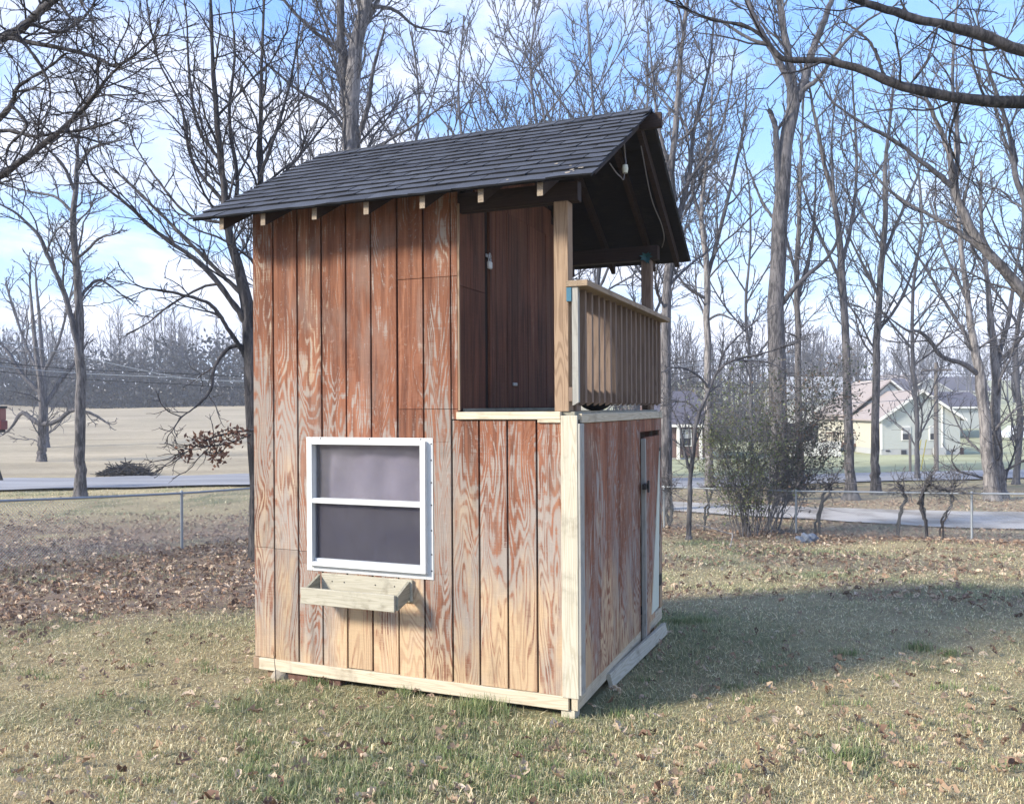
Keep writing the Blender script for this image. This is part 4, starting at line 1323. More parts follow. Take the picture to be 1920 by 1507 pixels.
tree('tree', 'near dark oak off the left edge, its branches filling the top left corner', [
    root_flare(limb([(-1010, 1080, 130), (-1000, 900, 110), (-980, 500, 95), (-950, 150, 80), (-930, -200, 60)], 13)),
    limb([(-970, 450, 60), (-300, 260, 42), (-150, 150, 30), (0, 75, 22), (47, 48, 20), (76, 20, 18), (106, -2, 15), (150, -40, 10)], 12, -.5),
    limb([(-150, 110, 16), (0, 73, 12), (47, 79, 11), (140, 96, 10), (183, 110, 9), (217, 123, 8), (255, 102, 6), (295, 66, 3)], 10.6, -.2),
    limb([(-200, 380, 24), (-80, 300, 20), (0, 222, 14), (25, 190, 12), (32, 165, 9), (85, 130, 7), (125, 100, 4)], 11, -.3),
    limb([(-980, 600, 46), (-250, 450, 32), (-100, 380, 24), (0, 329, 18), (42, 301, 16), (102, 255, 13), (144, 216, 11), (170, 187, 9), (200, 149, 7), (226, 122, 4)], 12.6, -.45),
    limb([(-150, 260, 14), (0, 244, 10), (60, 255, 8), (123, 248, 6), (183, 238, 5), (226, 222, 3)], 11, -.2),
    limb([(20, 195, 9), (50, 235, 7), (20, 270, 5), (10, 300, 3)], 8.6, .05),
    limb([(30, 65, 10), (60, 100, 7), (90, 150, 5), (95, 200, 3)], 8.6, .08),
    limb([(60, 45, 9), (110, 60, 7), (150, 40, 5), (175, 10, 3)], 8.6, .08)],
    116, 'bark_dark', rmin=.0032, d1=2.6, d2=4.2, d3=5.0, tmin=.8, maxl1=.9, l1=.3)

# small bare sapling by the fence
tree('sapling', 'small bare sapling with arching branches inside the fence, right of the playhouse', [
    root_flare(limb([(1291, 990, 13), (1294, 900, 11), (1300, 840, 10), (1306, 790, 10), (1320, 755, 9), (1334, 720, 8), (1350, 690, 6), (1385, 672, 5), (1425, 664, 4), (1490, 645, 3)], 19.6)),
    limb([(1296, 890, 8), (1284, 850, 7), (1275, 800, 5), (1262, 770, 3)], 19.6, .1),
    limb([(1330, 728, 7), (1310, 705, 6), (1280, 690, 5), (1255, 690, 3)], 19.6, -.1),
    limb([(1345, 700, 6), (1358, 660, 5), (1390, 625, 4), (1420, 600, 3)], 19.6, .1),
    limb([(1312, 775, 6), (1290, 755, 5), (1262, 752, 3)], 19.6, .2),
    limb([(1380, 675, 5), (1440, 680, 4), (1480, 700, 3)], 19.6, -.1)],
    120, 'bark_grey', rmin=.005, d1=3.0, d2=4.0, d3=4.0, tmin=.35, maxl1=1.4, trop=.02)

# ------------------------------------------------------------------ far woods (masses nobody could count)
def forest(name, label, xy, heights, seed, mat, rmin, lift_lean=.05, nb=12, nt_=5):
    rng = np.random.default_rng(seed)
    x, y = xy
    N = len(x)
    z = ground_z(x, y)
    K = 6
    t = np.linspace(0, 1, K)
    P = np.zeros((N, K, 3))
    P[:, :, 0] = x[:, None] + rng.normal(0, lift_lean, (N, 1)) * heights[:, None] * t[None] + rng.normal(0, .12, (N, K)).cumsum(1)
    P[:, :, 1] = y[:, None] + rng.normal(0, lift_lean, (N, 1)) * heights[:, None] * t[None]
    P[:, :, 2] = z[:, None] - .2 + heights[:, None] * t[None]
    R = (heights[:, None] * .013) * (1 - .8 * t[None])
    parts = [tubes(P, R, 4)]
    c1, r1 = grow(P, R, nb / heights.mean(), .25, .98, .65, .30, 5, .15, .12, rng, rmin * 1.5, lmax=5, lmin=1)
    parts.append(tubes(c1, r1, 3))
    c2, r2 = grow(c1, r1, nt_ / 3.0, .2, .98, .6, .5, 3, .15, .1, rng, rmin, lmax=2.2, lmin=.5)
    parts.append(tubes(c2, r2, 3))
    V, Fq = join(parts)
    return tag(link(name, mesh_np(name, V, Fq, MATS[mat], smooth=True), None), label, 'woods', kind='stuff')


def brush(name, label, n, xy, size, hgt, cols, seed, mat='green_leaf', cat='undergrowth'):
    """mass of small leaf faces hanging between the ground and hgt"""
    rng = np.random.default_rng(seed)
    x, y = xy
    z = ground_z(x, y) + hgt
    c = np.stack([x, y, z], 1)
    V, Fq = leaf_cards(c, size, rng)
    col = np.array(cols)[rng.integers(0, len(cols), len(c))] * rng.uniform(.7, 1.25, (len(c), 1))
    return tag(link(name, mesh_np(name, V, Fq, MATS[mat], np.repeat(col, 4, axis=0)), None), label, cat, kind='stuff')


def leaf_cards(c, size, rng):
    n = len(c)
    a = rng.normal(0, 1, (n, 3))
    a /= np.linalg.norm(a, axis=1, keepdims=True)
    b = np.cross(a, rng.normal(0, 1, (n, 3)))
    b /= np.linalg.norm(b, axis=1, keepdims=True) + 1e-9
    s = (size * rng.uniform(.6, 1.3, n))[:, None]
    V = np.stack([c - a * s, c + b * s * .5, c + a * s, c - b * s * .5], axis=1).reshape(-1, 3)
    Fq = np.arange(4 * n).reshape(-1, 4)
    return V, Fq


r_ = np.random.default_rng(5)
n = 210
yy = r_.uniform(136, 175, n)
xx = yy * r_.uniform(-.80, -.10, n)
forest('distant_woods', 'hazy grey wood of bare trees beyond the pale field', (xx, yy), r_.uniform(10, 17, n), 301, 'bark_far', .035, nb=13, nt_=5)
n = 34000
yy = r_.uniform(133, 150, n)
xx = yy * r_.uniform(-.80, -.10, n)
hh = r_.uniform(0, 1, n) ** 1.5 * (4.5 + 9 * vnoise(xx, yy * 0, 5, 61) * vnoise(xx, yy * 0, 1.7, 64) * 1.6)
brush('wood_undergrowth', 'dark evergreen undergrowth along the foot of the far wood', n, (xx, yy), .42, hh, [lin(50, 57, 62)[:3], lin(62, 66, 70)[:3], lin(76, 76, 80)[:3]], 302)
n = 110
yy = r_.uniform(88, 125, n)
xx = yy * r_.uniform(.12, .42, n)
forest('distant_woods', 'brown-grey thicket of bare trees behind the shrub and the sapling', (xx, yy), r_.uniform(8, 14, n), 303, 'bark_far', .028, nb=14, nt_=6)
n = 11000
yy = r_.uniform(92, 112, n)
xx = yy * r_.uniform(.12, .36, n)
hh = r_.uniform(0, 1, n) ** 1.2 * (3 + 4 * vnoise(xx, yy * 0, 6, 62))
brush('thicket_undergrowth', 'dull brown undergrowth at the foot of the thicket', n, (xx, yy), .22, hh, [lin(96, 90, 82)[:3], lin(110, 98, 92)[:3], lin(74, 80, 66)[:3]], 304)
n = 150
yy = r_.uniform(165, 290, n)
xx = yy * r_.uniform(.34, .72, n)
forest('distant_woods', 'pale hazy trees on the rise above the distant houses', (xx, yy), r_.uniform(9, 16, n), 305, 'bark_far', .05, nb=12, nt_=5)

# ------------------------------------------------------------------ shrubs and vines at the fence
def shrub(name, label, base, blobs, stems, nleaf, lsize, cols, seed, cat='shrub'):
    rng = np.random.default_rng(seed)
    g = float(ground_z(base[0], base[1]))
    root = tag(empty(name, (base[0], base[1], g)), label, cat)
    o = np.array([base[0], base[1], g])
    B = np.array([b[0] for b in blobs]) - o
    S_ = np.array([b[1] for b in blobs])
    tgt = B[rng.integers(0, len(B), stems)] + rng.normal(0, .35, (stems, 3)) * S_[rng.integers(0, len(B), stems)]
    st = rng.normal(0, .12, (stems, 3)) * np.array([1.6, 1, 0])
    t = np.linspace(0, 1, 8)[None, :, None]
    P = st[:, None] * (1 - t) + tgt[:, None] * t + np.array([0, 0, 1.0]) * (np.sin(t * np.pi) * .25)
    P = P + rng.normal(0, .03, P.shape)
    P[:, 0] = st + np.array([0, 0, -.1])
    R = rng.uniform(.006, .014, (stems, 1)) * (1 - .75 * np.linspace(0, 1, 8)[None])
    parts = [tubes(P, R, 4)]
    c1, r1 = grow(P, R, 6.5, .15, .98, .8, .42, 6, .22, .01, rng, .0045, lmax=1.4)
    parts.append(tubes(c1, r1, 3))
    V, Fq = join(parts)
    link('stems', mesh_np('stems', V, Fq, MATS['bark_pale'], smooth=True), None, root)
    # leaves sit along the twigs
    q = rng.integers(0, len(c1), nleaf)
    kk = rng.integers(1, c1.shape[1], nleaf)
    c = c1[q, kk] + rng.normal(0, .045, (nleaf, 3))
    c[:, 2] = np.maximum(c[:, 2], .05)
    V, Fq = leaf_cards(c, lsize, rng)
    col = np.array(cols)[rng.integers(0, len(cols), nleaf)] * rng.uniform(.6, 1.3, (nleaf, 1))
    link('foliage', mesh_np('foliage', V, Fq, MATS['green_leaf'], np.repeat(col, 4, axis=0)), None, root)
    return root


DS_ = 20.4
bl = lambda x, y, sx, sz, d=DS_: (at(x, y, d), np.array([sx * d / F_PX, .45, sz * d / F_PX]))
shrub('evergreen_shrub', 'light green multi-stemmed shrub growing through the wire fence', at(1405, 985, DS_)[:2],
      [bl(1405, 930, 45, 50), bl(1400, 870, 60, 50), bl(1385, 800, 60, 55), bl(1440, 820, 50, 60), bl(1340, 800, 45, 50), bl(1430, 740, 70, 45), bl(1320, 880, 30, 40), bl(1370, 720, 60, 40)], 40, 5200, .036,
      [lin(124, 132, 92)[:3], lin(106, 118, 80)[:3], lin(146, 150, 110)[:3], lin(124, 118, 92)[:3]], 401)
shrub('leafy_thicket', 'dark-leaved tangled thicket leaning over the fence beside the light green shrub', at(1440, 985, 21.2)[:2],
      [bl(1520, 700, 65, 45, 21.2), bl(1570, 760, 40, 60, 21.2), bl(1450, 700, 55, 40, 21.2), bl(1540, 810, 50, 50, 21.2), bl(1480, 760, 60, 50, 21.2), bl(1585, 690, 30, 40, 21.2), bl(1560, 860, 35, 30, 21.2)], 30, 4600, .042,
      [lin(84, 94, 78)[:3], lin(98, 102, 88)[:3], lin(116, 110, 98)[:3], lin(70, 80, 70)[:3], lin(128, 108, 92)[:3]], 402)


def vine(label, pts, d, seed, w):
    rng = np.random.default_rng(seed)
    base = at(pts[0][0], pts[0][1], d)
    base[2] = ground_z(base[0], base[1])
    root = tag(empty('vine', tuple(base)), label, 'vine', 'woody vines on the wire fence')
    polys = []
    for k in range(2):
        P, R = limb([(x + rng.normal(0, 3), y + rng.normal(0, 2), w) for x, y in pts], d + rng.normal(0, .04))
        polys.append((P, R))
    P, R = resample(polys, 20)
    P = P - base
    P[:, 0, 2] = -.1
    P += rng.normal(0, .018, P.shape)
    R[:, -6:] *= np.linspace(1, .5, 6)
    V, Fq = tubes(P, R, 6)
    link('stem', mesh_np('stem', V, Fq, MATS['bark_dark'], smooth=True), None, root)
    c1, r1 = grow(P[:, 11:], R[:, 11:], 34, .2, .99, 1.0, 1.6, 7, .35, -.01, rng, .008, lmax=1.5, lmin=.4)
    c2, r2 = grow(c1, r1, 5, .2, .99, .8, .6, 4, .3, -.01, rng, .005, lmax=.7)
    V, Fq = join([tubes(c1, r1, 4), tubes(c2, r2, 3)])
    link('twigs', mesh_np('twigs', V, Fq, MATS['bark_grey'], smooth=True), None, root)
    return root


vine('thick twisted vine on the fence, left of the three near the pale green house', [(1682, 992), (1690, 955), (1697, 935), (1690, 915), (1684, 905)], 19.6, 1, 5)
vine('thick twisted vine on the fence, middle of the three near the pale green house', [(1738, 990), (1733, 960), (1724, 940), (1735, 915), (1745, 905)], 19.3, 2, 5.5)
vine('thin vine on the fence, right of the three near the pale green house', [(1762, 998), (1770, 970), (1785, 945), (1787, 920), (1790, 905)], 19.1, 3, 3.5)
vine('vine on the fence between the leafy thicket and the fence post', [(1530, 985), (1535, 955), (1548, 930), (1552, 915), (1560, 905)], 20.4, 4, 5)
vine('vine on the fence behind the sapling', [(1322, 985), (1325, 950), (1330, 925), (1336, 912), (1345, 905)], 21.7, 5, 4)
vine('dark vine on the fence right next to the playhouse corner', [(1256, 1000), (1258, 965), (1252, 940), (1250, 920), (1246, 905)], 22.2, 6, 6)

# ------------------------------------------------------------------ wire fence
def fence(name, label, pts, hgt, seed, post_pts):
    root = tag(empty(name, (pts[0][0], pts[0][1], float(ground_z(*pts[0])))), label, 'fence')
    o = np.array(root.location)
    pts = np.array(pts, float)
    cum = np.concatenate([[0], np.cumsum(np.linalg.norm(np.diff(pts, axis=0), axis=1))])

    def pos(s):
        return np.stack([np.interp(s, cum, pts[:, 0]), np.interp(s, cum, pts[:, 1])], -1)
    sk = np.linspace(0, cum[-1], 30)
    gk = ground_z(*pos(sk).T)
    gk = np.convolve(np.pad(gk, 3, mode='edge'), np.ones(7) / 7, 'valid')

    def gzs(s):
        return np.interp(s, sk, gk)
    s = np.linspace(0, cum[-1], 60)
    P = np.column_stack([pos(s), gzs(s) + hgt]) - o
    V, Fq = tubes(P[None], np.full((1, 60), .021), 8)
    link('top_rail', mesh_np('top_rail', V, Fq, MATS['galvanised'], smooth=True), None, root)
    for s in post_pts:
        p = np.append(pos(s), gzs(s)) - o
        tube_obj('post', MATS['galvanised'], root, [p + [0, 0, -.25], p + [0, 0, hgt * .5], p + [0, 0, hgt - .03]], .026, 10, 6)
        tube_obj('post_cap', MATS['galvanised'], root, [p + [0, 0, hgt - .035], p + [0, 0, hgt + .01], p + [0, 0, hgt + .04], p + [0, 0, hgt + .05]], [.032, .034, .028, .006], 10, 8)
    # diamond mesh
    pitch = .055
    s0 = np.arange(-hgt, cum[-1], pitch)
    segs = []
    for sg_ in (1, -1):
        a = s0 if sg_ == 1 else s0 + hgt
        b = a + sg_ * hgt
        A = np.clip(a, 0, cum[-1])
        B = np.clip(b, 0, cum[-1])
        za = (A - a) / (b - a) * hgt
        zb = hgt - (b - B) / (b - a) * hgt
        for k in range(2):
            pass
        p0 = np.column_stack([pos(A), gzs(A) + za]) - o
        p1 = np.column_stack([pos(B), gzs(B) + zb]) - o
        ok = np.abs(B - A) > .02
        segs.append(np.stack([p0[ok], (p0[ok] + p1[ok]) / 2 , p1[ok]], axis=1))
    P = np.concatenate(segs)
    P[:, :, 2] = np.maximum(P[:, :, 2], -5)
    V, Fq = tubes(P, np.full(P.shape[:2], .0024), 3)
    tag(link('wire_mesh', mesh_np('wire_mesh', V, Fq, MATS['galvanised']), None, root), kind='stuff')


CORNER = (-2.75, 24.9)
fence('wire_fence', 'galvanised chain-link fence running away from the left edge of the yard', [(-11.5, 5.6), (-8.0, 13.2), (-6.33, 16.2), CORNER], 1.07, 1, [3.0, 6.2, 8.36 + 3.43 - .35 + .35, 15.2, 18.3])
fence('wire_fence', 'galvanised chain-link fence hung with vines across the back of the yard', [CORNER, (3.98, 22.2), (6.87, 20.5), (10.24, 18.9), (17.0, 15.7)], 1.06, 2, [.05, 3.6, 7.25, 10.6, 14.35, 17.7, 21.4])

# ------------------------------------------------------------------ far houses, street things
def gable_house(name, label, x0, x1, y0, y1, h, rise, wall, roofm, side=None, over=.35, foundation=.5, ridge='y', base=None, eave_t=.18):
    g = float(ground_z((x0 + x1) / 2, y0)) if base is None else base
    root = tag(empty(name, ((x0 + x1) / 2, y0, g)), label, 'house')
    cx, ox, oy = (x0 + x1) / 2, root.location.x, root.location.y
    w2 = (x1 - x0) / 2
    L = y1 - y0
    f = foundation
    if f: box('foundation', MATS['house_foundation'], root, -w2 + .02, w2 - .02, .02, L - .02, -.6, f, 0)
    if ridge == 'y':
        prism('wall', wall, root, [(-w2, 0, f), (w2, 0, f), (w2, 0, h), (0, 0, h + rise), (-w2, 0, h)], (0, .2, 0))
        box('wall', side or wall, root, -w2, -w2 + .2, .2005, L, f, h - .001, 0)
        box('wall', side or wall, root, w2 - .2, w2, .2005, L, f, h - .001, 0)
        box('wall', wall, root, -w2 + .201, w2 - .201, L - .2, L, f, h - .001, 0)
        k = rise / w2
        for s in (-1, 1):
            e = w2 + over
            prism('roof', roofm, root, [(s * e, -over, h - over * k + .03), (0, -over, h + rise + .03), (0, -over, h + rise + .15), (s * e, -over, h - over * k + .15)], (0, L + 2 * over, 0))
            prism('fascia', MATS['house_white'], root, [(s * (e + .02), -over - .06, h - over * k - eave_t + .12), (0, -over - .06, h + rise - eave_t + .12), (0, -over - .06, h + rise + .19), (s * (e + .02), -over - .06, h - over * k + .19)], (0, .055, 0))
    else:
        box('wall', wall, root, -w2, w2, 0, L, f, h, 0)
        l2 = L / 2
        k = rise / l2
        for s in (-1, 1):
            e = l2 + over
            prism('roof', roofm, root, [(-w2 - over, l2 + s * e, h - over * k + .02), (-w2 - over, l2, h + rise + .02), (-w2 - over, l2, h + rise + .16), (-w2 - over, l2 + s * e, h - over * k + .16)], (2 * (w2 + over), 0, 0))
        box('fascia', MATS['house_white'], root, -w2 - over, w2 + over, -over - .03, -over + .0, h - over * k - .1, h - over * k + .1, 0)
        for sx in (-1, 1):
            prism('gable', wall, root, [(sx * (w2 - .2) , .01, h), (sx * (w2 - .2), L - .01, h), (sx * (w2 - .2), l2, h + rise)], (sx * .19, 0, 0))
    return root


def house_window(root, x, z, w, h, y=-.02, mat='house_dark'):
    fr = box('window', MATS['house_white'], root, x - w / 2 - .08, x + w / 2 + .08, y - .05, y + .015, z - .08, z + h + .08, 0)
    box('pane', MATS[mat], fr, x - w / 2, x + w / 2, y - .07, y - .0505, z, z + h * .48, 0)
    box('pane', MATS['house_foundation'], fr, x - w / 2, x + w / 2, y - .07, y - .0505, z + h * .52, z + h, 0)


HD = 68.0
hx = lambda x, d=HD: (x - 960) / F_PX * d
gh = gable_house('house', 'pale green clapboard house with front gable, cream side wall and brown roof', hx(1652), hx(1800), HD, HD + 14, 2.95, 2.15, MATS['lap_siding'], MATS['house_shingle'], MATS['house_cream'], base=-2.08)
w2 = (hx(1800) - hx(1652)) / 2
house_window(gh, hx(1698) - gh.location.x, 1.25, .55, 1.0)
house_window(gh, hx(1748) - gh.location.x, 1.25, .42, 1.0)
for x in (1664, 1786):
    xx_ = hx(x) - gh.location.x
    box('vent', MATS['house_dark'], gh, xx_ - .16, xx_ + .16, -.03, .01, .30, .42, 0)
xx_ = hx(1694) - gh.location.x
box('crawl_door', MATS['house_dark'], gh, xx_ - .2, xx_ + .2, -.03, .01, .08, .42, 0)
xx_ = hx(1766) - gh.location.x
box('downpipe', MATS['house_white'], gh, xx_ - .05, xx_ + .05, -.08, -.001, .1, 4.0, 0)
box('utility_box', MATS['house_foundation'], gh, hx(1747) - gh.location.x, hx(1768) - gh.location.x, -.5, -.1, -.1, .62, .02)
box('corner_trim', MATS['house_white'], gh, -w2 - .03, -w2 + .10, -.03, -.001, .45, 2.9, 0)
box('porch_post', MATS['house_dark'], gh, w2 + .12, w2 + .3, .6, .8, .5, 2.8, 0)
box('porch_base', MATS['brick_dull'], gh, w2 + .02, w2 + .55, .5, 4.0, -.5, .55, 0)
prism('wing_gable', MATS['lap_siding'], gh, [(-2.9, 6.0, 3.0), (3.6, 6.0, 3.0), (.2, 6.0, 5.95)], (0, .3, 0))
prism('wing_roof', MATS['house_shingle'], gh, [(-3.6, 5.7, 3.05), (.2, 5.7, 6.1), (.2, 5.7, 6.25), (-3.6, 5.7, 3.2)], (0, 8, 0))
prism('wing_roof', MATS['house_white'], gh, [(3.9, 5.7, 3.05), (.2, 5.7, 6.1), (.2, 5.7, 6.28), (3.9, 5.7, 3.25)], (0, 8, 0))
dk = tag(empty('wooden_deck', tuple(np.array([hx(1600, 73), 73, -2.1]))), 'brown wooden deck with white railing on the left side of the pale green house', 'deck')
box('platform', MATS['deck_brown'], dk, -2.4, 1.3, 0, 3, .5, .75, 0)
for k in range(5): box('support', MATS['deck_brown'], dk, -2.3 + k * .85, -2.2 + k * .85, .05, .2, -.3, .499, 0)
box('handrail', MATS['deck_brown'], dk, -2.4, 1.3, 0, .1, 1.62, 1.75, 0)
for k in range(24): box('baluster', MATS['house_white'] if k > 12 else MATS['deck_brown'], dk, -2.36 + k * .155, -2.31 + k * .155, .02, .07, .751, 1.619, 0)
lh = gable_house('house', 'grey house with white porch posts glimpsed behind the sapling', hx(1222, 62), hx(1322, 62), 62, 72, 2.7, 2.3, MATS['brick_dull'], MATS['house_shingle_dark'], foundation=.2, ridge='x', base=-2.0)
for x in (1270, 1312):
    xx_ = hx(x, 62) - lh.location.x
    box('porch_post', MATS['house_white'], lh, xx_ - .1, xx_ + .1, -.32, -.12, .0, 2.45, 0)
house_window(lh, hx(1284, 62) - lh.location.x, 1.1, .8, 1.1)
wf = tag(empty('board_fence', (hx(1470, 66), 66, -2.05)), 'white board fence section behind the leafy thicket', 'fence')
for k in range(16):
    box('board', MATS['house_white'], wf, k * .28, k * .28 + .25, 0, .03, 0, 1.2 + random.uniform(-.03, .03), 0)
box('fence_rail', MATS['house_white'], wf, 0, 4.45, .031, .08, .9, 1.0, 0)
for k, (x, y, d, w, h, rise, wall, rf, ridge, lab) in enumerate((
        (1665, 745, 150, 9, 2.7, 3.0, 'house_white', 'house_shingle_dark', 'x', 'distant white house with dark roof just above the brown roof ridge'),
        (1700, 732, 205, 12, 2.8, 3.4, 'house_cream', 'house_shingle', 'x', 'distant cream house on the rise, left of the utility pole'),
        (1742, 738, 185, 10, 2.8, 3.0, 'house_foundation', 'house_shingle_dark', 'y', 'distant grey gabled house on the rise behind the utility pole'),
        (1800, 735, 200, 14, 2.8, 3.2, 'house_cream', 'house_shingle_dark', 'x', 'distant cream house on the rise to the right of the utility pole'),
        (1782, 778, 98, 8, 2.6, 1.6, 'lap_siding', 'house_shingle_dark', 'x', 'low dark-roofed building right behind the pale green house'),
        (1545, 765, 92, 9, 2.7, 2.3, 'house_white', 'house_foundation', 'x', 'white-walled house half hidden by the leafy thicket'))):
    p = at(x, y, d)
    gable_house('house', lab, p[0] - w / 2, p[0] + w / 2, d, d + 8, h, rise, MATS[wall], MATS[rf], foundation=0, ridge=ridge, base=p[2] - (2.4 if k < 4 else 1.6))

up = tag(empty('utility_pole', (hx(1755, 44), 44, -1.55)), 'grey wooden utility pole standing before the pale green house', 'pole')
tube_obj('pole', MATS['pole_wood'], up, [(0, 0, -.3), (0, 0, 3), (.02, 0, 5.7)], [.12, .11, .09], 10, 10)
box('cross_arm', MATS['pole_wood'], up, -.8, .8, -.16, -.10, 5.25, 5.36, .01)
tube_obj('transformer', MATS['galvanised'], up, [(-.3, 0, 4.2), (-.3, 0, 4.22), (-.3, 0, 4.85), (-.3, 0, 4.87)], [.05, .19, .19, .05], 14, 14)
o = tube_obj('guy_post', MATS['pole_wood'], None, [(0, 0, -.2), (0, 0, 1.0), (0, 0, 2.0)], .07, 8, 6)
o.location = (hx(1706, 44), 44, -1.55)
tag(o, 'short dark post left of the utility pole', 'post')
for k, x in enumerate((1716, 1726)):
    o = tube_obj('guy_marker', MATS['yellow_plastic'], None, [(0, 0, 0.1), (.15, 0, .9), (.3, 0, 1.7)], .025, 6, 6)
    o.location = (hx(x, 45), 45, -1.6)
    tag(o, ('yellow guy-wire marker, the one nearer the short dark post' if k == 0 else 'yellow guy-wire marker, the one nearer the utility pole'), 'marker', 'yellow guy-wire markers')


def wire(label, pts, r, seed):
    o = tube_obj('overhead_wire', MATS['galvanised'] if seed % 2 else MATS['rubber_dark'], None, pts, r, 5, 40)
    tag(o, label, 'wire', 'overhead wires along the road')


for k, (y0, y1, y2, d, lab) in enumerate(((683, 700, 706, 31, 'pale overhead wire crossing before the far wood, upper of the four'), (645, 706, 714, 30.5, 'pale overhead wire sloping down from the left, steepest of the four'),
                                          (700, 720, 727, 32, 'dark overhead wire crossing before the far wood, lowest of the four'), (690, 708, 716, 31.5, 'pale overhead wire just below the upper one'))):
    wire(lab, [at(-500, y0 - 75, d - 6), at(30, y0, d), at(330, y1, d + 1), at(480, y2, d + 1.5), at(900, y1 + 10, d + 4), at(1500, y1 - 40, d + 8)], .014, k)
for k, (y0, y1, lab) in enumerate(((712, 700, 'overhead wire reaching the utility pole from the left, upper one'), (742, 748, 'overhead wire passing the utility pole, lower one'))):
    wire(lab, [at(1240, y0 + 12, 40), at(1560, y0 + 14, 42), at(1755, y1, 44), at(1990, y0 + 6, 46)], .013, k)

# brush pile on the far roadside
bp = tag(empty('brush_pile', tuple(at(236, 891, 36.5))), 'heap of cut branches on the far side of the road', 'brush pile')
rng = np.random.default_rng(77)
n = 420
ang_ = rng.uniform(0, 2 * np.pi, n)
rad_ = np.sqrt(rng.uniform(0, 1, n))
c0 = np.stack([np.cos(ang_) * rad_ * .95, np.sin(ang_) * rad_ * .6, np.zeros(n)], 1)
c0[:, 2] = (1 - rad_ ** 1.5) * .55 * rng.uniform(.1, 1, n) + .03
dv = rng.normal(0, 1, (n, 3)) * np.array([1, .6, .22])
dv /= np.linalg.norm(dv, axis=1, keepdims=True)
ln = rng.uniform(.2, .65, n)[:, None]
P = np.stack([c0 - dv * ln, c0 + rng.normal(0, .05, (n, 3)), c0 + dv * ln], 1)
P[:, :, 2] = np.maximum(P[:, :, 2], .0)
V, Fq = tubes(P, np.repeat(rng.uniform(.008, .022, (n, 1)), 3, 1), 4)
tag(link('cut_branches', mesh_np('cut_branches', V, Fq, MATS['bark_dark'], smooth=True), None, bp), kind='stuff')

mb = tag(empty('roadside_box', tuple(at(-6, 900, 29.5))), 'red box with dark top on a dark leaning stand, cut off by the left edge', 'box')
box('box_body', MATS['red_paint'], mb, -.75, .28, -.2, .2, 1.76, 2.08, .02)
box('box_window', MATS['orange_paint'], mb, -.7, .24, -.18, .18, 2.081, 2.50, .02)
box('box_top', MATS['rubber_dark'], mb, -.75, .26, -.22, .22, 2.501, 2.58, .01)
box('box_bottom', MATS['rubber_dark'], mb, -.7, .22, -.18, .18, 1.66, 1.759, .02)
prism('stand', MATS['rubber_dark'], mb, [(-.5, -.05, 0), (.2, -.05, 0), (.02, -.05, .55), (-.1, -.05, 1.66), (-.4, -.05, 1.66)], (0, .1, 0))

car = tag(empty('parked_car', tuple(np.array([hx(1925, 92), 92, -2.0]))), 'white car at the far right edge beyond the twin trunks', 'car')
prism('body', MATS['car_paint'], car, [(-2.3, 0, .35), (2.3, 0, .35), (2.3, 0, .95), (1.5, 0, 1.0), (.9, 0, 1.55), (-1.0, 0, 1.6), (-1.7, 0, 1.0), (-2.3, 0, .9)], (0, 1.75, 0))
prism('side_glass', MATS['house_dark'], car, [(-1.5, -.01, 1.03), (1.3, -.01, 1.03), (.8, -.01, 1.45), (-.95, -.01, 1.48)], (0, .008, 0))
for x in (-1.45, 1.45):
    bm = bmesh.new()
    bmesh.ops.create_cone(bm, cap_ends=True, segments=18, radius1=.34, radius2=.34, depth=.22, matrix=Matrix.Translation((x, .1, .34)) @ Matrix.Rotation(math.pi / 2, 4, 'X'))
    bm_obj('wheel', bm, MATS['rubber_dark'], car)

# litter by the fence
bm = bmesh.new()
bmesh.ops.create_icosphere(bm, subdivisions=3, radius=.17)
rr = random.Random(4)
for v in bm.verts:
    s = 1 + .35 * math.sin(v.co.x * 40 + v.co.z * 23) * rr.uniform(.4, 1) + rr.uniform(-.1, .1)
    v.co = Vector((v.co.x * s * 1.3, v.co.y * s * .8, max(-.05, v.co.z * s * .9)))
o = bm_obj('plastic_bag', bm, MATS['tarp_blue'], None)
p = at(1512, 1004, 18.9)
o.location = (p[0], p[1], float(ground_z(p[0], p[1])) + .06)
tag(o, 'crumpled blue-grey plastic bag in the leaves at the foot of the fence', 'bag')
fb_ = at(1345, 985, 17.8)
o = tube_obj('fallen_branch', MATS['bark_pale'], None, [(-.6, .3, .32), (-.25, .15, .25), (0, 0, .18), (.1, -.05, .16), (.07, -.1, .02), (.0, -.2, -.12)], [.012, .016, .018, .018, .014, .012], 6, 24)
o.location = (fb_[0] + .2, fb_[1], float(ground_z(fb_[0], fb_[1])) + .12)
tag(o, 'pale fallen forked branch propped among leaves below the sapling', 'branch')

# brown leaves still hanging on the low branch of the dark tree
rng = np.random.default_rng(9)
cl = np.vstack([np.array([at(x, y, 14.0) for x, y in ((345, 850), (358, 842), (372, 836), (385, 828), (398, 822), (412, 838), (425, 812), (440, 825), (392, 845), (405, 860), (420, 845), (440, 808), (372, 822), (450, 818), (430, 832))]) + rng.normal(0, .02, (15, 3))])
c = cl[rng.integers(0, len(cl), 330)] + rng.normal(0, .07, (330, 3)) * np.array([1.5, 1.2, .8])
V, Fq = leaf_cards(c - np.array(b_root.location), .05, rng)
col = np.array([lin(120, 88, 72)[:3], lin(96, 72, 62)[:3], lin(138, 104, 84)[:3]])[rng.integers(0, 3, 330)]
tag(link('dead_foliage', mesh_np('dead_foliage', V, Fq, MATS['dead_leaf'], np.repeat(col, 4, axis=0)), None, b_root), kind='stuff')

# ------------------------------------------------------------------ grass
HINV = HM.inverted()


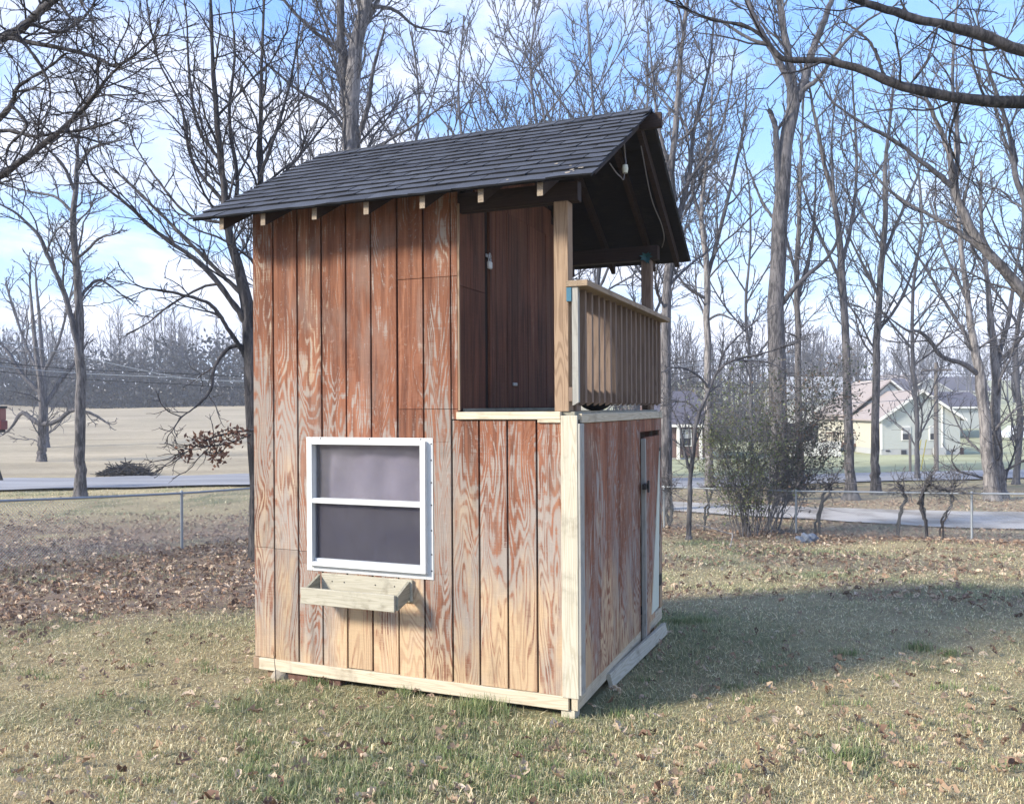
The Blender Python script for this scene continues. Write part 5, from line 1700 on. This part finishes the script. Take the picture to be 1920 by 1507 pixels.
def outside_house(x, y, pad=0.03):
    dx, dy = x - HOUSE_LOC[0], y - HOUSE_LOC[1]
    a = HINV.to_3x3()
    hx_ = a[0][0] * dx + a[0][1] * dy
    hy_ = a[1][0] * dx + a[1][1] * dy
    return ~((hx_ > -W - pad) & (hx_ < pad) & (hy_ > -pad) & (hy_ < D + pad))


def on_paving(x, y):
    drv = (y > np.interp(x, [-4, 3, 7.5, 10.6, 13, 40], [29.5, 26.6, 24.3, 22.3, 21.4, 18.5]) - .1) & (y < np.interp(x, [-3.5, 3.6, 8.6, 12.6, 15, 40], [31, 28.8, 27, 25.6, 24.8, 22]) + .1) & (x > -4)
    return drv


def grass_band(d0, d1, dens, hscale, wscale, segs, rng, half=.70):
    area = (d1 ** 2 - d0 ** 2) * half
    n = int(area * dens)
    d = np.sqrt(rng.uniform(d0 ** 2, d1 ** 2, n))
    x = d * rng.uniform(-half, half, n)
    y = d
    green, leaf = cover(x, y)
    keep = outside_house(x, y) & (rng.uniform(0, 1, n) < (1 - .75 * leaf) * (.45 + .55 * sstep(vnoise(x, y, .22, 77) + .35 * green, .2, .55))) & ~on_paving(x, y)
    x, y, green, leaf = x[keep], y[keep], green[keep], leaf[keep]
    n = len(x)
    z = ground_z(x, y) - .004
    isg = rng.uniform(0, 1, n) < (.20 + .66 * green)
    tuft = sstep(vnoise(x, y, .16, 78), .55, .9)
    h = hscale * rng.uniform(.45, 1.15, n) * (.75 + .55 * green + .5 * tuft * green)
    w = wscale * rng.uniform(.7, 1.3, n)
    az = rng.uniform(0, 2 * np.pi, n)
    lean = rng.uniform(.2, 1.2, n) * np.where(isg, .85, 1.25)
    flat = (~isg) & (rng.uniform(0, 1, n) < .42)
    lean = np.where(flat, rng.uniform(1.15, 1.5, n), lean)
    h = np.where(flat, h * 1.35, h)
    dx, dy = np.cos(az), np.sin(az)
    base = np.stack([x, y, z + np.where(flat, rng.uniform(.004, .02, n), 0)], 1)
    dirh = np.stack([dx, dy, np.zeros(n)], 1)
    side_ = np.stack([-dy, dx, np.zeros(n)], 1) * (w / 2)[:, None]
    top = base + dirh * (h * np.sin(lean))[:, None] + np.array([0, 0, 1.0]) * (h * np.cos(lean))[:, None]
    straw = np.array([lin(208, 195, 154)[:3], lin(192, 176, 134)[:3], lin(222, 211, 174)[:3], lin(164, 146, 112)[:3]])
    grn = np.array([lin(140, 146, 108)[:3], lin(126, 134, 98)[:3], lin(158, 160, 122)[:3], lin(152, 150, 122)[:3]])
    col = np.where(isg[:, None], grn[rng.integers(0, 4, n)], straw[rng.integers(0, 4, n)]) * rng.uniform(.8, 1.45, (n, 1))
    if segs == 1:
        V = np.stack([base - side_, base + side_, top], 1).reshape(-1, 3)
        Ft = np.arange(3 * n).reshape(-1, 3)
        C = np.repeat(col, 3, axis=0)
    else:
        mid = base + dirh * (h * .5 * np.sin(lean * .45))[:, None] + np.array([0, 0, 1.0]) * (h * .55 * np.cos(lean * .45))[:, None]
        V = np.stack([base - side_, base + side_, mid + side_ * .8, mid - side_ * .8, top], 1).reshape(-1, 3)
        i = np.arange(n)[:, None] * 5
        Ft = np.concatenate([i + np.array([[0, 1, 2]]), i + np.array([[0, 2, 3]]), i + np.array([[3, 2, 4]])], 0)
        C = np.repeat(col, 5, axis=0)
    return V, Ft, C


rng = np.random.default_rng(31)
parts = [grass_band(2.4, 5.2, 6600, .042, .0041, 3, rng, .82), grass_band(5.2, 8.0, 4600, .044, .0052, 1, rng, .82), grass_band(8.0, 13.0, 1600, .045, .009, 1, rng, .85), grass_band(13.0, 24.0, 420, .060, .016, 1, rng, .9), grass_band(24.0, 33.0, 90, .07, .028, 1, rng, .85)]
V, Ft = join([(a, b) for a, b, _ in parts])
C = np.vstack([c for _, _, c in parts])
tag(link('grass', mesh_np('grass', V, Ft, MATS['grass_blade'], C), None), 'short winter grass, straw and green blades over the lawn', 'grass', kind='stuff')

# taller green tufts
def tuft(x, y, n, h, s, rng):
    px, py = x + rng.normal(0, s, n), y + rng.normal(0, s * .7, n)
    z = ground_z(px, py) - .005
    az = rng.uniform(0, 2 * np.pi, n)
    ln = rng.uniform(.05, .75, n)
    hh = h * rng.uniform(.4, 1.1, n)
    b = np.stack([px, py, z], 1)
    dh = np.stack([np.cos(az), np.sin(az), 0 * az], 1)
    sd = np.stack([-np.sin(az), np.cos(az), 0 * az], 1) * .0024
    mid = b + dh * (hh * .5 * np.sin(ln * .4))[:, None] + np.array([0, 0, 1.0]) * (hh * .55)[:, None]
    top = b + dh * (hh * np.sin(ln))[:, None] + np.array([0, 0, 1.0]) * (hh * np.cos(ln))[:, None]
    V = np.stack([b - sd, b + sd, mid + sd * .8, mid - sd * .8, top], 1).reshape(-1, 3)
    i = np.arange(n)[:, None] * 5
    Ft = np.concatenate([i + np.array([[0, 1, 2]]), i + np.array([[0, 2, 3]]), i + np.array([[3, 2, 4]])], 0)
    g = np.array([lin(124, 140, 92)[:3], lin(142, 154, 108)[:3], lin(110, 128, 84)[:3], lin(178, 174, 134)[:3]])
    return V, Ft, np.repeat(g[rng.integers(0, 4, n)] * rng.uniform(.8, 1.15, (n, 1)), 5, axis=0)


tp = []
spots = [(760, 1300, 160, .09), (905, 1335, 320, .13), (880, 1325, 200, .11), (600, 1275, 150, .08), (1060, 1350, 60, .06), (1590, 1430, 260, .10), (1270, 1152, 420, .09), (1310, 1150, 300, .08), (1590, 1222, 120, .08), (1720, 1212, 160, .10), (1775, 1222, 120, .09), (1165, 1335, 160, .06)]
for k in range(60):
    spots.append((random.uniform(430, 1120), random.uniform(1370, 1507), 80, random.uniform(.05, .085)))
for k in range(60):
    spots.append((random.uniform(0, 1920), random.uniform(1230, 1500), 45, random.uniform(.05, .08)))
for (px, py, n, h) in spots:
    d0 = F_PX * 1.93 / (py - HORIZON)
    x0 = (px - 960) / F_PX * d0
    if outside_house(np.array([x0]), np.array([d0]), .0)[0]:
        tp.append(tuft(x0, d0, n, h, .05 if n < 200 else .07, rng))
V, Ft = join([(a, b) for a, b, _ in tp])
tag(link('grass_tufts', mesh_np('grass_tufts', V, Ft, MATS['grass_blade'], np.vstack([c for _, _, c in tp])), None), 'taller green grass tufts standing out of the lawn', 'grass', kind='stuff')

# ------------------------------------------------------------------ fallen leaves
half_outline = [(0, 0, .0), (.07, .12, 0), (.26, .16, 0), (.13, .30, 0), (.36, .42, 0), (.17, .52, 0), (.30, .70, 0), (.12, .76, 0), (.10, .90, 0), (0, 1.0, 0)]


def leaf_shape(rng, simple=False):
    n = 10 if simple else 16
    th = np.linspace(0, 2 * np.pi, n, endpoint=False)
    lob = 1 + (.0 if simple else .30) * np.cos(th * 5 + rng.uniform(0, 6)) * np.abs(np.sin(th)) + rng.normal(0, .13, n)
    w = rng.uniform(.20, .34)
    o = np.column_stack([np.sin(th) * w * lob, -np.cos(th) * .5 * (1 + rng.normal(0, .05, n))])
    o[:, 0] += rng.uniform(-.25, .25) * (o[:, 1] ** 2 - .12)
    curl, fold, twist = rng.uniform(.2, 1.5), rng.uniform(-.5, 1.0), rng.uniform(-.9, .9)
    f = lambda x, y: curl * 1.6 * np.abs(x) ** 1.25 + fold * y ** 2 + twist * x * y
    V = np.column_stack([o, f(o[:, 0], o[:, 1]) + rng.normal(0, .025, n)])
    cy_ = np.array([-.25, .03, .28])
    cx_ = rng.uniform(-.25, .25) * (cy_ ** 2 - .12)
    cen = np.column_stack([cx_, cy_, f(cx_ * 0, cy_)])
    return V, cen


def leaf_faces(n):
    """fan to three midrib points (indices n, n+1, n+2)"""
    F = []
    for i in range(n):
        j = (i + 1) % n
        f = i / n
        s = min(f, 1 - f) * 2
        c = n + (0 if s < .35 else 1 if s < .68 else 2)
        F.append((i, j, c))
    # close gaps along midrib
    return np.array(F)


rng = np.random.default_rng(55)
lc = {'tan': lin(160, 136, 112)[:3], 'brown': lin(116, 92, 76)[:3], 'pale': lin(186, 166, 142)[:3]}
lab = {'tan': 'curled tan oak leaf lying on the near lawn', 'brown': 'dark brown oak leaf lying on the near lawn', 'pale': 'pale buff oak leaf lying on the near lawn'}
lgrp = {'tan': 'tan oak leaves on the near lawn', 'brown': 'dark brown oak leaves on the near lawn', 'pale': 'pale oak leaves on the near lawn'}
protos = {}
for kname in lc:
    protos[kname] = []
    for q in range(5):
        V, cen = leaf_shape(rng)
        n = len(V)
        VV_ = np.vstack([V, cen])
        col = np.tile(np.array(lc[kname]) * rng.uniform(.85, 1.15), (len(VV_), 1))
        col[n:] *= .8
        bm_me = mesh_np('fallen_leaf', VV_, leaf_faces(n), MATS['dead_leaf'], col)
        protos[kname].append(bm_me)
cnt = 0
tries = 0
while cnt < 230 and tries < 4000:
    tries += 1
    d = math.sqrt(rng.uniform(3.55 ** 2, 6.4 ** 2))
    x = d * rng.uniform(-.62, .62)
    px, py = 960 + F_PX * x / d, HORIZON + F_PX * 1.93 / d
    wgt = .25
    if py > 1400: wgt = .8
    if px > 950 and py > 1330: wgt = 1.0
    if 440 < px < 1150 and 1300 < py < 1400: wgt = .3
    if rng.uniform() > wgt or not outside_house(np.array([x]), np.array([d]), .02)[0]: continue
    kname = rng.choice(['tan', 'brown', 'pale'], p=[.5, .25, .25])
    o = link('fallen_leaf', protos[kname][rng.integers(0, 5)], None)
    s = rng.uniform(.05, .10)
    o.scale = (s, s, s)
    o.location = (x, d, float(ground_z(x, d)) + rng.uniform(.035, .06))
    o.rotation_euler = (rng.normal(0, .5), rng.normal(0, .5), rng.uniform(0, 6.28))
    tag(o, lab[kname], 'leaf', lgrp[kname])
    cnt += 1


def litter(name, label, n_try, d0, d1, size, rng, base_w, half=.72):
    d = np.sqrt(rng.uniform(d0 ** 2, d1 ** 2, n_try))
    x = d * rng.uniform(-half, half, n_try)
    _, leaf = cover(x, d)
    w = base_w + leaf * (.35 + .65 * sstep(vnoise(x, d, .6, 91), .2, .7))
    keep = (rng.uniform(0, 1, n_try) < w) & outside_house(x, d, .02) & ~on_paving(x, d)
    x, d = x[keep], d[keep]
    n = len(x)
    z = ground_z(x, d) + rng.uniform(.012, .05, n)
    shp = []
    for q in range(6):
        V, cen = leaf_shape(rng, True)
        shp.append(np.vstack([V, cen]))
    shp = np.array(shp)
    m_ = shp.shape[1]
    nb_ = m_ - 3
    Q = shp[rng.integers(0, 6, n)] * (size * rng.uniform(.6, 1.25, n))[:, None, None]
    yaw, pit, rol = rng.uniform(0, 6.28, n), rng.normal(0, .55, n), rng.normal(0, .55, n)
    cy_, sy_, cp_, sp_, cr_, sr_ = np.cos(yaw), np.sin(yaw), np.cos(pit), np.sin(pit), np.cos(rol), np.sin(rol)
    Rm = np.zeros((n, 3, 3))
    Rm[:, 0] = np.stack([cy_ * cp_, cy_ * sp_ * sr_ - sy_ * cr_, cy_ * sp_ * cr_ + sy_ * sr_], 1)
    Rm[:, 1] = np.stack([sy_ * cp_, sy_ * sp_ * sr_ + cy_ * cr_, sy_ * sp_ * cr_ - cy_ * sr_], 1)
    Rm[:, 2] = np.stack([-sp_, cp_ * sr_, cp_ * cr_], 1)
    V = np.einsum('nij,nkj->nki', Rm, Q) + np.stack([x, d, z], 1)[:, None]
    Fl = leaf_faces(nb_)
    Ft = (np.arange(n)[:, None, None] * m_ + Fl[None]).reshape(-1, 3)
    pal = np.array([lin(156, 137, 118)[:3], lin(130, 110, 94)[:3], lin(184, 166, 144)[:3], lin(106, 88, 76)[:3], lin(148, 122, 102)[:3]])
    col = pal[rng.integers(0, 5, n)] * rng.uniform(.85, 1.45, (n, 1))
    tag(link(name, mesh_np(name, V.reshape(-1, 3), Ft, MATS['dead_leaf'], np.repeat(col, m_, axis=0)), None), label, 'leaves', kind='stuff')


litter('leaf_litter', 'drifts of fallen brown leaves along the fences', 82000, 6.4, 29, .085, rng, .018, .9)
litter('leaf_litter', 'bits of fallen leaf scattered through the near grass', 2600, 3.3, 7.5, .055, rng, .30)

# ------------------------------------------------------------------ air
bm = bmesh.new()
box_bm(bm, -450, 450, -40, 530, -4.5, 34)
m = bpy.data.materials.new('haze_air')
m.use_nodes = True
nt = NT(m.node_tree)
v = nt.n('ShaderNodeVolumePrincipled', Color=(0.95, 0.97, 1.0, 1), Density=0.0011, Anisotropy=0.0)
nt.n('ShaderNodeOutputMaterial', Volume=v)
tag(bm_obj('haze', bm, m, None), 'thin pale blue haze in the air', 'haze', kind='stuff')
